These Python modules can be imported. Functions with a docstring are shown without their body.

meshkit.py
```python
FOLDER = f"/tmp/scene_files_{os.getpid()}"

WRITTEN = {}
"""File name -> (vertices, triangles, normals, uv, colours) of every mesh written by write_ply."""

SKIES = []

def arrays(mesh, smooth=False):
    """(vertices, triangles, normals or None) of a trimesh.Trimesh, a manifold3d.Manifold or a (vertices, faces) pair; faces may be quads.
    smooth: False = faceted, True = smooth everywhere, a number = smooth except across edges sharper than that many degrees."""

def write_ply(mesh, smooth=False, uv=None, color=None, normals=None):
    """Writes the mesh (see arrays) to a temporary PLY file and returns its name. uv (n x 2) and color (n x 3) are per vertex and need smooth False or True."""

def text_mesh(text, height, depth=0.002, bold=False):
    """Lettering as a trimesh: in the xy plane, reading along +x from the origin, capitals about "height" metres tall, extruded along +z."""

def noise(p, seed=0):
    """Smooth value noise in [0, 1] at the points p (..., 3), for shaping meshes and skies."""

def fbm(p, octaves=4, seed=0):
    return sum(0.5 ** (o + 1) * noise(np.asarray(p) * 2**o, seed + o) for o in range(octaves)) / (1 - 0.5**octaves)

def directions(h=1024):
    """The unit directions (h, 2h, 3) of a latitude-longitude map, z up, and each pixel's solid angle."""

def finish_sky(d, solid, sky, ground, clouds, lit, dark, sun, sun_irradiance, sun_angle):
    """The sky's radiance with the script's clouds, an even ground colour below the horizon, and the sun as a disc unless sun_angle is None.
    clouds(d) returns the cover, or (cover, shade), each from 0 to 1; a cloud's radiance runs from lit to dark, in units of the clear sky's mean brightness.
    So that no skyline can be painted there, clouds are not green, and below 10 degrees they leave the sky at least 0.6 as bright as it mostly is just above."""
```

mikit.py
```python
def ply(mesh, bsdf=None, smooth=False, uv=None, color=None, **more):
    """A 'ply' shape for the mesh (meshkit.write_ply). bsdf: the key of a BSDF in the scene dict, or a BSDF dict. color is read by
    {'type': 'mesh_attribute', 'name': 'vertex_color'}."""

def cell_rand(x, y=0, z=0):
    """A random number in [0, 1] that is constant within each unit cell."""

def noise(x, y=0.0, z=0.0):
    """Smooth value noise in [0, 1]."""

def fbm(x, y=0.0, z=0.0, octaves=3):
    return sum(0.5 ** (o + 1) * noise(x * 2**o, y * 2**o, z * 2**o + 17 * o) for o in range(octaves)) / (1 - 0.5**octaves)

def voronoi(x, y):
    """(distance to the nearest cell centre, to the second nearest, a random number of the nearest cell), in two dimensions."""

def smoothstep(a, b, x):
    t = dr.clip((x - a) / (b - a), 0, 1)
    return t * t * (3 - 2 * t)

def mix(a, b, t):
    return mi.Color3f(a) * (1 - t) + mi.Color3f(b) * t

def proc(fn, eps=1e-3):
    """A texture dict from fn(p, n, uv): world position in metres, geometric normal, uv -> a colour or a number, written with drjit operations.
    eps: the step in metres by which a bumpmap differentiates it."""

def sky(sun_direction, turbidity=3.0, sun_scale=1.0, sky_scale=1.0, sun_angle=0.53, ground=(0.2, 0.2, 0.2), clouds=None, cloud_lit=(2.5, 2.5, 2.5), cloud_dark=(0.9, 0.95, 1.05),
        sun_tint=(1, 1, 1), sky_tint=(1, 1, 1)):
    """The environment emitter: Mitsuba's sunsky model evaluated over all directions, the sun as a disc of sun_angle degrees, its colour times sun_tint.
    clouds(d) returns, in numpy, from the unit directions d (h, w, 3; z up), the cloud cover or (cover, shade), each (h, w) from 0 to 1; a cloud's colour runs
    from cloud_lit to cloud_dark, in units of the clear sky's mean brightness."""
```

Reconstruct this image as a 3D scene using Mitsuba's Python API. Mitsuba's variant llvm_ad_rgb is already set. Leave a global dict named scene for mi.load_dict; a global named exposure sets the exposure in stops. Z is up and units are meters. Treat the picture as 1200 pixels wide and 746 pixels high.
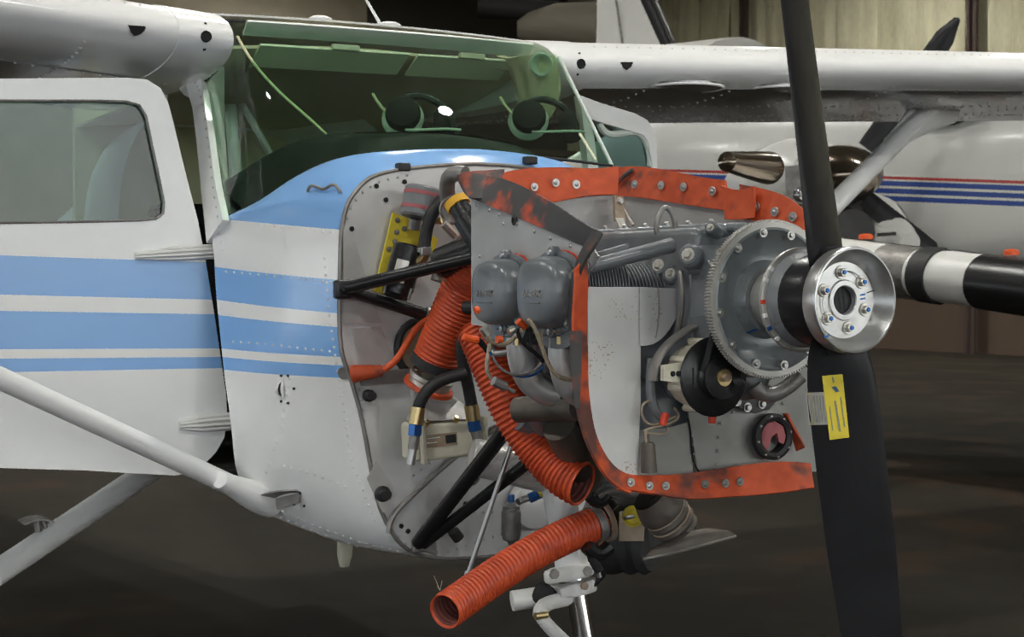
import math, random
import numpy as np
import trimesh
import shapely.geometry as sg
import manifold3d as m3
import drjit as dr
import mitsuba as mi
import mikit, meshkit
from mikit import proc, noise, fbm, smoothstep, mix
from scipy.interpolate import CubicSpline

random.seed(7)
RNG = np.random.default_rng(7)
T = mi.ScalarTransform4f
PI = math.pi
scene, labels = {}, {}

# ------------------------------------------------------------------ camera
F = 1838.0
EYE = np.array([3.806, -2.028, 1.286])
YAW, PITCH = math.radians(151.106), math.radians(-1.2)
FWD = np.array([math.cos(PITCH) * math.cos(YAW), math.cos(PITCH) * math.sin(YAW), math.sin(PITCH)])
RIGHT = np.cross(FWD, [0, 0, 1]); RIGHT /= np.linalg.norm(RIGHT)
UP = np.cross(RIGHT, FWD)
scene['camera'] = {'type': 'thinlens', 'aperture_radius': 0.0026, 'focus_distance': 3.55, 'fov': math.degrees(2 * math.atan(600 / F)), 'fov_axis': 'x',
                   'near_clip': 0.05, 'far_clip': 200.0,
                   'to_world': T().look_at(origin=EYE.tolist(), target=(EYE + FWD).tolist(), up=[0, 0, 1])}

# ------------------------------------------------------------------ light: daylight through the open hangar door, hall lamps
exposure = 2.35
scene['sky'] = mikit.sky([0.75, 0.35, 0.55], turbidity=4.0, sun_scale=0.0, sky_scale=5.0, ground=(0.25, 0.25, 0.24),
                         clouds=lambda d: np.full(d.shape[:2], 0.85), cloud_lit=(0.97, 0.985, 1.0), cloud_dark=(0.9, 0.9, 0.9))
LAMPS = [(6.0, -5.5), (8.0, 1.0), (0.5, -7.5), (-7.0, -6.5), (-7.0, 3.0), (-0.35, 2.8), (-3.0, 13.5), (-11.0, 15.0), (-19.0, 16.0), (4.0, 15.0), (-22.0, 8.0), (-27.0, 4.0), (-27.5, 10.0), (-14.0, 4.0)]
LAMP_Z = 8.5
LAMP_RADIANCE = (72.0, 71, 66.0)

# ------------------------------------------------------------------ helpers
def V(*a): return np.array(a, float)
def unit(v): v = np.asarray(v, float); return v / (np.linalg.norm(v) + 1e-12)
def ray(px, py): return FWD + RIGHT * (px - 600) / F - UP * (py - 373) / F
def at(px, py, x=None, y=None, z=None):
    d = ray(px, py)
    for k, v in enumerate((x, y, z)):
        if v is not None: return EYE + d * (v - EYE[k]) / d[k]
def far(px, py, w): return EYE + ray(px, py) * w
def on_plane(px, py, p0, n):
    d = ray(px, py); n = np.asarray(n, float)
    return EYE + d * (((np.asarray(p0) - EYE) @ n) / (d @ n))
def on_surface(px, py, f, lo=1.5, hi=12.0):
    d = ray(px, py); a, b = lo, hi; fa = f(EYE + d * a)
    for _ in range(60):
        m = (a + b) / 2
        if (f(EYE + d * m) > 0) == (fa > 0): a = m
        else: b = m
    return EYE + d * (a + b) / 2

def hit(mesh, px, py):
    """where the line of sight meets a mesh (its nearest face) and that face's normal."""
    tri = mesh.triangles; d = ray(px, py); e1, e2 = tri[:, 1] - tri[:, 0], tri[:, 2] - tri[:, 0]
    h = np.cross(d, e2); a = np.einsum('ij,ij->i', e1, h); a = np.where(abs(a) < 1e-12, 1e-12, a)
    s_ = EYE - tri[:, 0]; u = np.einsum('ij,ij->i', s_, h) / a; q = np.cross(s_, e1); v = (q @ d) / a; t = np.einsum('ij,ij->i', e2, q) / a
    ok = np.where((u >= -1e-6) & (v >= -1e-6) & (u + v <= 1 + 1e-6) & (t > 0))[0]
    if not len(ok): return None, None
    i = ok[np.argmin(t[ok])]; n = unit(np.cross(e1[i], e2[i])); n = n if n @ d < 0 else -n
    return EYE + d * t[i], n
def to_tri(m):
    if hasattr(m, 'to_mesh'):
        q = m.to_mesh(); return trimesh.Trimesh(np.array(q.vert_properties[:, :3]), np.array(q.tri_verts), process=False)
    return m
def join(*ms):
    ms = [to_tri(x) for x in ms]
    return trimesh.util.concatenate(ms)

used = {}
def key_of(base):
    n = used.get(base, 0); used[base] = n + 1
    return base if n == 0 else f'{base}_{n:03d}'
def info(key, label=None, cat=None, group=None, kind=None):
    d = labels.setdefault(key, {})
    for a, b in (('label', label), ('category', cat), ('group', group), ('kind', kind)):
        if b: d[a] = b
def thing(base, label, cat, group=None):
    k = key_of(base); info(k, label, cat, group); return k
def add(parent, base, mesh, mat, smooth=30, label=None, kind=None, cat=None, group=None, **more):
    k = key_of((parent + '__' if parent else '') + base)
    if isinstance(mesh, dict): scene[k] = {**mesh, **more}
    else: scene[k] = mikit.ply(to_tri(mesh), mat, smooth=smooth, **more)
    if label or kind or cat: info(k, label, cat, group, kind)
    return k

def curve(pts, n=24):
    p = np.asarray(pts, float)
    if len(p) == 2: return p[0] + (p[1] - p[0]) * np.linspace(0, 1, n)[:, None]
    t = np.r_[0, np.cumsum(np.linalg.norm(np.diff(p, axis=0), axis=1))]
    return CubicSpline(t, p)(np.linspace(0, t[-1], n))
def frames(p):
    t = np.gradient(p, axis=0); t /= np.linalg.norm(t, axis=1, keepdims=True) + 1e-12
    a = np.cross(t[0], [0, 0, 1.0] if abs(t[0][2]) < .9 else [1.0, 0, 0]); a = unit(a)
    A = []
    for i in range(len(p)):
        a = unit(a - t[i] * (a @ t[i])); A.append(a)
    A = np.array(A); return t, A, np.cross(t, A)
def sweep(p, r, sides=14, caps=True, squash=(1, 1)):
    p = np.asarray(p, float); t, A, B = frames(p); n = len(p)
    r = np.broadcast_to(r, (n,)); th = np.arange(sides) * 2 * PI / sides
    v = p[:, None] + r[:, None, None] * (np.cos(th)[None, :, None] * A[:, None] * squash[0] + np.sin(th)[None, :, None] * B[:, None] * squash[1])
    i, j = np.meshgrid(np.arange(n - 1), np.arange(sides), indexing='ij')
    q = np.stack([i * sides + j, i * sides + (j + 1) % sides, (i + 1) * sides + (j + 1) % sides, (i + 1) * sides + j], -1).reshape(-1, 4)
    f = np.vstack([q[:, [0, 1, 2]], q[:, [0, 2, 3]]]); v = v.reshape(-1, 3)
    if caps:
        k = len(v); v = np.vstack([v, p[0], p[-1]]); j = np.arange(sides)
        f = np.vstack([f, np.stack([j * 0 + k, (j + 1) % sides, j], 1), np.stack([j * 0 + k + 1, (n - 1) * sides + j, (n - 1) * sides + (j + 1) % sides], 1)])
    return trimesh.Trimesh(v, f, process=False)
def tube(pts, r, sides=12, n=None, caps=True):
    return sweep(curve(pts, n or (2 if len(pts) == 2 else 10 * len(pts))), r, sides, caps)
def rod(a, b, r, sides=14, r2=None):
    return sweep(np.array([a, b], float), np.array([r, r if r2 is None else r2]), sides)
def lathe(profile, o, axis, n=40, up=None):
    """profile: (radius, height along axis) pairs."""
    axis = unit(axis); a = unit(np.cross(axis, up if up is not None else ([0, 0, 1.0] if abs(axis[2]) < .9 else [1.0, 0, 0]))); b = np.cross(axis, a)
    pr = np.asarray(profile, float); th = np.arange(n) * 2 * PI / n; m = len(pr)
    ringv = np.cos(th)[:, None] * a + np.sin(th)[:, None] * b
    v = (np.asarray(o, float) + pr[:, 1][:, None, None] * axis + pr[:, 0][:, None, None] * ringv[None]).reshape(-1, 3)
    i, j = np.meshgrid(np.arange(m - 1), np.arange(n), indexing='ij')
    q = np.stack([i * n + j, i * n + (j + 1) % n, (i + 1) * n + (j + 1) % n, (i + 1) * n + j], -1).reshape(-1, 4)
    q = q[:, ::-1] if False else q
    f = np.vstack([q[:, [0, 1, 2]], q[:, [0, 2, 3]]])
    return trimesh.Trimesh(v, f, process=False)
def grid_mesh(g):
    g = np.asarray(g, float); a, b = g.shape[:2]
    i, j = np.meshgrid(np.arange(a - 1), np.arange(b - 1), indexing='ij')
    q = np.stack([i * b + j, i * b + j + 1, (i + 1) * b + j + 1, (i + 1) * b + j], -1).reshape(-1, 4)
    return trimesh.Trimesh(g.reshape(-1, 3), np.vstack([q[:, [0, 1, 2]], q[:, [0, 2, 3]]]), process=False)
def sheet(g, th):
    """a grid of points given a thickness (to both sides)."""
    g = np.asarray(g, float); a, b = g.shape[:2]
    n = np.cross(np.gradient(g, axis=0), np.gradient(g, axis=1)); n /= np.linalg.norm(n, axis=2, keepdims=True) + 1e-12
    u, d = g + n * th / 2, g - n * th / 2
    m1 = grid_mesh(u); m2 = grid_mesh(d[::-1])
    rim_u = np.vstack([u[0, :], u[1:, -1], u[-1, -2::-1], u[-2:0:-1, 0]]); rim_d = np.vstack([d[0, :], d[1:, -1], d[-1, -2::-1], d[-2:0:-1, 0]])
    rim = np.stack([np.vstack([rim_u, rim_u[:1]]), np.vstack([rim_d, rim_d[:1]])], 0)
    return join(m1, m2, grid_mesh(rim))
def ruled(a, b, th, n=16, m=4, bulge=0.0, wave=0.0, seed=0):
    a, b = curve(a, n), curve(b, n); t = np.linspace(0, 1, m)[:, None, None]
    g = a[None] * (1 - t) + b[None] * t
    if bulge or wave:
        nn = np.cross(np.gradient(g, axis=0), np.gradient(g, axis=1)); nn /= np.linalg.norm(nn, axis=2, keepdims=True) + 1e-12
        w = bulge * np.sin(PI * t) + (wave * (meshkit.noise(g * 14.0, seed)[..., None] - .5) if wave else 0)
        g = g + nn * w
    return sheet(g, th)
def plate(pts, th, holes=()):
    """planar polygon through 3-D points, thickness th to both sides."""
    p = np.asarray(pts, float); o = p.mean(0)
    _, _, vt = np.linalg.svd(p - o); ex, ey = vt[0], vt[1]; ez = np.cross(ex, ey)
    two = lambda q: np.c_[(np.asarray(q) - o) @ ex, (np.asarray(q) - o) @ ey]
    poly = sg.Polygon(two(p), [two(h) for h in holes]).buffer(0)
    ms = []
    for gmt in getattr(poly, 'geoms', [poly]):
        m = trimesh.creation.extrude_polygon(gmt, th, engine='earcut')
        v = m.vertices; m.vertices = o + v[:, :1] * ex + v[:, 1:2] * ey + (v[:, 2:] - th / 2) * ez
        ms.append(m)
    return join(*ms)
def circle(o, axis, r, n=24, squash=1.0):
    axis = unit(axis); a = unit(np.cross(axis, [0, 0, 1.0] if abs(axis[2]) < .9 else [1.0, 0, 0])); b = np.cross(axis, a)
    th = np.arange(n) * 2 * PI / n
    return np.asarray(o) + r * (np.cos(th)[:, None] * a + squash * np.sin(th)[:, None] * b)
def basis(ex, ey, ez, o):
    m = np.eye(4); m[:3, 0], m[:3, 1], m[:3, 2], m[:3, 3] = ex, ey, ez, o; return m
def rbox(size, r=0.004, o=(0, 0, 0), ex=(1, 0, 0), ey=(0, 1, 0), seg=8):
    sx, sy, sz = (s / 2 - r for s in size)
    s = m3.Manifold.sphere(r, seg)
    m = to_tri(m3.Manifold.batch_hull([s.translate((x, y, z)) for x in (-sx, sx) for y in (-sy, sy) for z in (-sz, sz)]))
    ex, ey = unit(ex), np.asarray(ey, float); ey = unit(ey - ex * (ex @ ey)); ez = np.cross(ex, ey)
    m.apply_transform(basis(ex, ey, ez, o)); return m
def dome(o, n, r, h=None, sides=8):
    h = r * .6 if h is None else h
    return lathe([(r, 0), (r * .8, h * .6), (r * .35, h * .95), (0, h)], o, n, sides)
def hexbolt(o, n, r, h):
    return lathe([(r, 0), (r, h * .8), (r * .85, h), (0, h)], o, n, 6)
def bolt(o, n, r, h):
    return join(lathe([(r * 1.45, -.001), (r * 1.45, h * .18), (0, h * .18)], o, n, 14), hexbolt(o, n, r, h))
def along(pts, step):
    p = np.asarray(pts, float); t = np.r_[0, np.cumsum(np.linalg.norm(np.diff(p, axis=0), axis=1))]
    s = np.arange(step / 2, t[-1], step); return np.stack([np.interp(s, t, p[:, k]) for k in range(3)], 1)

# ------------------------------------------------------------------ materials
def rgb(c): return {'type': 'rgb', 'value': list(c)}
def mat(name, color, rough=0.5, metal=0.0, spec=0.5, coat=0.0, bump=None, **k):
    b = {'type': 'principled', 'base_color': color if isinstance(color, dict) else rgb(color),
         'roughness': rough, 'metallic': metal, 'specular': spec, 'clearcoat': coat, **({'clearcoat_gloss': 0.95} if coat else {}), **k}
    if bump is not None: b = {'type': 'bumpmap', 'arbitrary': bump[0], 'scale': bump[1], 'bsdf': b}
    scene[name] = {'type': 'twosided', 'bsdf': b}

WHITE = (0.80, 0.80, 0.79)
BLUE = (0.22, 0.43, 0.78)
mat('white_paint', WHITE, 0.16, coat=0.6)
mat('dull_white', (0.66, 0.655, 0.63), 0.4, coat=0.2)
mat('cream', (0.56, 0.53, 0.42), 0.45)
mat('blue_paint', BLUE, 0.28, coat=0.6)
mat('black_paint', (0.012, 0.012, 0.013), 0.32)
mat('black_rubber', (0.02, 0.02, 0.021), 0.55)
mat('dark', (0.012, 0.012, 0.012), 0.8)
mat('steel', (0.46, 0.46, 0.45), 0.4, 0.9)
mat('chrome', (0.75, 0.75, 0.76), 0.12, 1.0)
mat('zinc', (0.62, 0.60, 0.55), 0.38, 0.9)
mat('brass', (0.62, 0.48, 0.24), 0.35, 1.0)
mat('fitting_blue', (0.03, 0.12, 0.36), 0.3, 0.5)
mat('yellow', (0.72, 0.58, 0.05), 0.5)
mat('amber', (0.75, 0.40, 0.02), 0.45)
mat('red_boot', (0.62, 0.05, 0.02), 0.5)
mat('orange_wire', (0.72, 0.10, 0.02), 0.45)
mat('tan_wire', (0.34, 0.28, 0.2), 0.5)
mat('engine_grey', proc(lambda p, n, uv: mix((0.11, 0.125, 0.14), (0.17, 0.18, 0.19), fbm(p.x * 18, p.y * 18, p.z * 18))), 0.29, 0.0, 0.6)
mat('fin_grey', (0.19, 0.20, 0.21), 0.42, 0.1)
mat('prop_black', proc(lambda p, n, uv: mix((0.012, 0.012, 0.014), (0.022, 0.022, 0.024), fbm(p.x * 9, p.y * 9, p.z * 9))), 0.30, 0, 0.16)
def alu_c(p, n, uv):
    g = fbm(p.x * 7, p.y * 7, p.z * 7, 4); s = noise(p.x * 60, p.y * 60, p.z * 45)
    return mix((0.42, 0.415, 0.40), (0.64, 0.63, 0.61), dr.clip(g * 1.5 - .3 + .12 * (s - .5), 0, 1))
mat('aluminium', proc(alu_c), 0.42, 0.35)
def fw_c(p, n, uv):
    g = fbm(p.x * 5, p.y * 6, p.z * 6, 4); s = smoothstep(.62, .78, fbm(p.y * 11 + 3, p.z * 5, 2.0))
    return mix(mix((0.50, 0.50, 0.50), (0.70, 0.70, 0.695), dr.clip(g * 1.6 - .3, 0, 1)), (0.22, 0.19, 0.15), s * .3)
mat('firewall_metal', proc(fw_c), 0.45, 0.3)
def sheet_c(p, n, uv):
    g = fbm(p.x * 9, p.y * 9, p.z * 9, 3); r = smoothstep(.74, .86, noise(p.x * 190, p.y * 190, p.z * 190)) * smoothstep(.52, .66, fbm(p.y * 13, p.z * 13, 4)) * .6
    return mix(mix((0.50, 0.50, 0.49), (0.68, 0.68, 0.67), g), (0.30, 0.18, 0.07), r)
mat('baffle_sheet', proc(sheet_c), 0.5, 0.35)
def seal_c(p, n, uv):
    g = smoothstep(.54, .74, fbm(p.x * 12, p.y * 12, p.z * 12, 4)); d = fbm(p.x * 40, p.y * 40, p.z * 40)
    return mix(mix((0.46, 0.062, 0.02), (0.62, 0.10, 0.03), d), (0.055, 0.045, 0.042), g * .85)
def gsheet_c(p, n, uv): return mix((0.36, 0.36, 0.355), (0.48, 0.48, 0.475), fbm(p.x * 9, p.y * 9, p.z * 9, 4))
mat('grey_sheet', proc(gsheet_c), 0.5, 0.3)
mat('seal_orange', proc(seal_c), 0.62)
def worn_c(p, n, uv):
    g = smoothstep(.34, .50, fbm(p.x * 11, p.y * 11, p.z * 11, 4))
    return mix((0.50, 0.075, 0.03), (0.062, 0.06, 0.06), g)
mat('seal_worn', proc(worn_c), 0.6)
def hose_c(p, n, uv):
    d = fbm(p.x * 30, p.y * 30, p.z * 30)
    return mix((0.42, 0.050, 0.018), (0.70, 0.11, 0.036), d)
mat('seal_dark', proc(lambda p, n, uv: mix((0.045, 0.042, 0.042), (0.16, 0.05, 0.03), smoothstep(.55, .7, fbm(p.x * 16, p.y * 16, p.z * 16, 3)))), 0.6)
mat('stained_sheet', proc(lambda p, n, uv: mix((0.17, 0.17, 0.155), (0.33, 0.33, 0.315), dr.clip(fbm(p.x * 8, p.y * 8, p.z * 8, 4) * 1.6 - .3, 0, 1))), 0.5, 0.4)
mat('soot_metal', proc(lambda p, n, uv: mix((0.07, 0.065, 0.06), (0.20, 0.17, 0.14), fbm(p.x * 20, p.y * 20, p.z * 20))), 0.55, 0.5)
mat('hose_orange', proc(hose_c), 0.4)
mat('hose_inside', (0.16, 0.05, 0.04), 0.7)
mat('exhaust', proc(lambda p, n, uv: mix((0.40, 0.39, 0.38), (0.68, 0.68, 0.68), fbm(p.x * 14, p.y * 14, p.z * 14))), 0.32, 0.5)
mat('bronze', (0.34, 0.28, 0.22), 0.13, 1.0)
mat('dull_metal', proc(lambda p, n, uv: mix((0.16, 0.145, 0.13), (0.38, 0.37, 0.36), fbm(p.x * 22, p.y * 22, p.z * 22))), 0.5, 0.6)
mat('hub_metal', proc(lambda p, n, uv: mix((0.36, 0.36, 0.36), (0.66, 0.66, 0.65), fbm(p.x * 25, p.y * 25, p.z * 25))), 0.30, 0.85)
mat('ring_metal', (0.48, 0.47, 0.44), 0.42, 0.6)
mat('flywheel_grey', (0.23, 0.25, 0.26), 0.3, 0.3)
mat('pink_cloth', (0.40, 0.13, 0.14), 0.9)
mat('rust', proc(lambda p, n, uv: mix((0.24, 0.14, 0.07), (0.42, 0.37, 0.30), fbm(p.x * 28, p.y * 28, p.z * 28))), 0.6, 0.3)
mat('polished_skin', (0.26, 0.26, 0.26), 0.25, 0.85)
mat('visor', (0.72, 0.74, 0.58), 0.5)
mat('trim_light', (0.8, 0.82, 0.78), 0.5)
mat('headliner', (0.62, 0.58, 0.42), 0.9)
mat('lining_tan', (0.70, 0.65, 0.45), 0.8)
mat('pale_plastic', (0.60, 0.66, 0.60), 0.4)
mat('clearish', (0.9, 0.88, 0.55), 0.5)
scene['windshield_glass'] = {'type': 'thindielectric', 'int_ior': 1.5, 'specular_transmittance': rgb((0.60, 0.80, 0.64))}
scene['door_glass'] = {'type': 'thindielectric', 'int_ior': 1.65, 'specular_transmittance': rgb((0.22, 0.37, 0.36)), 'specular_reflectance': rgb((.35, .35, .35))}

# ------------------------------------------------------------------ the hangar
WALL_Y, WALL_X, CEIL = 20.0, -31.0, 9.5
def floor_c(p, n, uv):
    g = fbm(p.x * .8, p.y * .8, 1.0, 4); s = fbm(p.x * 6, p.y * 6, 3.0, 3); st = smoothstep(.55, .75, fbm(p.x * 1.7 + 5, p.y * 1.7, 9.0, 3))
    return mix(mix((0.017, 0.0148, 0.0122), (0.033, 0.029, 0.0235), g * .7 + s * .3), (0.05, 0.031, 0.020), st * .45)
mat('floor_concrete', proc(floor_c), 0.8, 0, 0.05)
def insul_c(p, n, uv):
    g = fbm(p.x * 5, p.y * 5, p.z * .6, 4); s = noise(p.x * 24, p.y * 24, p.z * 9)
    return mix((0.50, 0.47, 0.31), (0.78, 0.74, 0.53), dr.clip(g * 1.3 - .15 + .25 * (s - .5), 0, 1))
mat('insulation', proc(insul_c), 0.6, 0, 0.4)
mat('wall_olive', proc(lambda p, n, uv: mix((0.25, 0.22, 0.16), (0.32, 0.285, 0.21), fbm(p.x, p.y * .8, p.z * .8))), 0.8)
mat('wall_brown', (0.10, 0.066, 0.045), 0.8)
mat('dim_brown', (0.20, 0.18, 0.14), 0.7)
mat('ceiling_paint', (0.45, 0.44, 0.40), 0.8)
mat('post_paint', (0.075, 0.05, 0.042), 0.6)
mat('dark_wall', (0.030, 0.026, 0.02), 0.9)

def slab(a, b): return trimesh.creation.box(bounds=[a, b])
add('', 'floor', slab((-32, -19, -.1), (16, 21, 0)), 'floor_concrete', False); info('floor', 'dark stained brown concrete hangar floor', kind='structure')
add('', 'wall_back', slab((-32, WALL_Y + .12, 0), (16, WALL_Y + .3, CEIL)), 'wall_olive', False); info('wall_back', 'back wall of the hangar lined with quilted insulation', kind='structure')
add('', 'wall_left', slab((WALL_X - .2, -19, 0), (WALL_X, WALL_Y + .12, CEIL)), 'wall_olive', False); info('wall_left', 'plain olive brown hangar end wall', kind='structure')
add('', 'ceiling', slab((-32, -19, CEIL), (16, 21, CEIL + .1)), 'ceiling_paint', False); info('ceiling', 'pale hangar ceiling', kind='structure')
add('', 'wall_front', slab((16, -19, 5.0), (16.3, 20, CEIL)), 'wall_olive', False); info('wall_front', 'wall above the open hangar door', kind='structure')
add('', 'wall_right', slab((-32, -19.3, 3.4), (16.3, -19, CEIL)), 'wall_olive', False); info('wall_right', 'wall above the open side door', kind='structure')
add('wall_back', 'skirting_board', slab((-31, WALL_Y + .03, 0), (16, WALL_Y + .12, 1.58)), 'wall_brown', False)
# insulation blankets hanging between posts, each a pillowed panel of its own
x0 = -30.6
while x0 < 2.0:
    w = 1.22 + .12 * math.sin(x0 * 7)
    u, z = np.meshgrid(np.linspace(0, 1, 9), np.linspace(1.6, CEIL - .05, 26), indexing='ij')
    dep = .08 * (1 - (2 * u - 1) ** 4) + .06 * meshkit.noise(np.stack([u * 3 + x0 * 5, z * 1.1, z * 0], -1), 3)
    g = np.stack([x0 + u * w, WALL_Y + .11 - dep, z], -1)
    add('wall_back', 'panel', sheet(g, .01), 'insulation', 40)
    x0 += w + .012
for px in (720, 872, 1140):
    p = on_surface(px, 25, lambda q: q[1] - (WALL_Y - .2), 5, 90)
    k = add('', 'steel_post', join(slab((p[0] - .12, p[1] - .05, 0), (p[0] + .12, p[1] + .03, CEIL - .01)), slab((p[0] - .02, p[1] - .12, 0), (p[0] + .02, p[1] + .12, CEIL - .01))), 'post_paint', False)
    info(k, {720: 'dark steel wall post behind the white tail fin', 872: 'dark steel wall post beside the upper propeller blade', 1140: 'dark steel wall post near the right edge of the insulated wall'}[px], 'post')
# dark store recess on the end wall
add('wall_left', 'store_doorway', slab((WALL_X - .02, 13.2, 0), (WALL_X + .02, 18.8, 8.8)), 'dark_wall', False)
add('wall_left', 'wall_rail', slab((WALL_X, 9.2, 4.6), (WALL_X + .15, 19, 4.75)), 'post_paint', False)
scene['lamp_shade_metal'] = {'type': 'twosided', 'bsdf': {'type': 'roughconductor', 'alpha': 0.3}}
for i, (lx, ly) in enumerate(LAMPS):
    k = thing('ceiling_lamp', 'round high bay hangar lamp hanging from the ceiling', 'lamp', 'high bay lamps under the ceiling')
    add(k, 'shade', lathe([(.06, .34), (.10, .30), (.24, .1), (.30, 0), (.29, 0), (.23, .1), (.09, .29)], (lx, ly, LAMP_Z), (0, 0, 1), 28), 'lamp_shade_metal')
    add(k, 'cord', rod((lx, ly, LAMP_Z + .3), (lx, ly, CEIL), .02, 8), 'dark')
    disc = lathe([(.27, 0), (.2, -.012), (0, -.02)], (lx, ly, LAMP_Z + .02), (0, 0, 1), 24)
    d = mikit.ply(disc, 'dark', smooth=False); d['emitter'] = {'type': 'area', 'radiance': rgb(LAMP_RADIANCE)}
    f = disc.faces; v = disc.vertices
    if np.cross(v[f[0, 1]] - v[f[0, 0]], v[f[0, 2]] - v[f[0, 0]])[2] > 0:
        d['filename'] = meshkit.write_ply((v, f[:, ::-1])); 
    add(k, 'bulb', d, None)

# ------------------------------------------------------------------ airplane: forward fuselage
AP = thing('airplane', 'white and light blue high wing airplane with its engine cowling removed', 'airplane')
SY = .60
def base_x(y): return -.10 - .39 * (min(abs(y), .62) / .6) ** 2.4
A_half = [(0, 1.617), (-.10, 1.614), (-.20, 1.604), (-.27, 1.594), (-.33, 1.58), (-.37, 1.56), (-.40, 1.53), (-.42, 1.50), (-.432, 1.46), (-.44, 1.40), (-.443, 1.30), (-.442, 1.14),
          (-.415, 1.045), (-.377, .914), (-.345, .75), (-.31, .655), (-.25, .58), (-.139, .546), (0, .54)]
A_s = [V(0, y, z) for y, z in A_half]
B_px = [(545, 180), (485, 179.5), (425, 182), (385, 190), (350, 206), (325, 222), (295, 241), (265, 255)]
B_s = [on_surface(px, py, lambda q: q[0] - base_x(q[1])) for px, py in B_px]
B_s[0] = V(base_x(0), 0, B_s[1][2] + .006)
B_s += [at(250, 270, y=-SY), at(252, 300, y=-SY), at(254, 340, y=-SY), at(262, 420, y=-SY), at(266, 455, y=-SY), at(272, 500, y=-SY), at(276, 540, y=-.585), at(286, 572, y=-.54), V(-.50, -.45, .622), V(-.5, -.25, .60), V(-.5, 0, .595)]
mir = lambda p: p * V(1, -1, 1)
A_full = A_s + [mir(p) for p in A_s[-2::-1]]
B_full = B_s + [mir(p) for p in B_s[-2::-1]]
A_c, B_c = np.array(A_full), np.array(B_full)
rows = []
for t in np.linspace(0, 1, 10):
    g = A_c * (1 - t) + B_c * t
    out = g - V(0, 0, 1.15); out[:, 0] = 0; out /= np.linalg.norm(out, axis=1, keepdims=True)
    rows.append(g + out * .022 * math.sin(PI * t))
skin = np.array(rows)
idx = np.linspace(0, len(A_full) - 1, 90); ii = np.floor(idx).astype(int).clip(0, len(A_full) - 2); fr = (idx - ii)[None, :, None]
skin = CubicSpline(np.arange(len(A_full)), skin, axis=1)(idx)
lin = lambda p, q: (p[2] - (q[2] - p[2]) / (q[0] - p[0]) * p[0], (q[2] - p[2]) / (q[0] - p[0]))
FS = []
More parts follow.
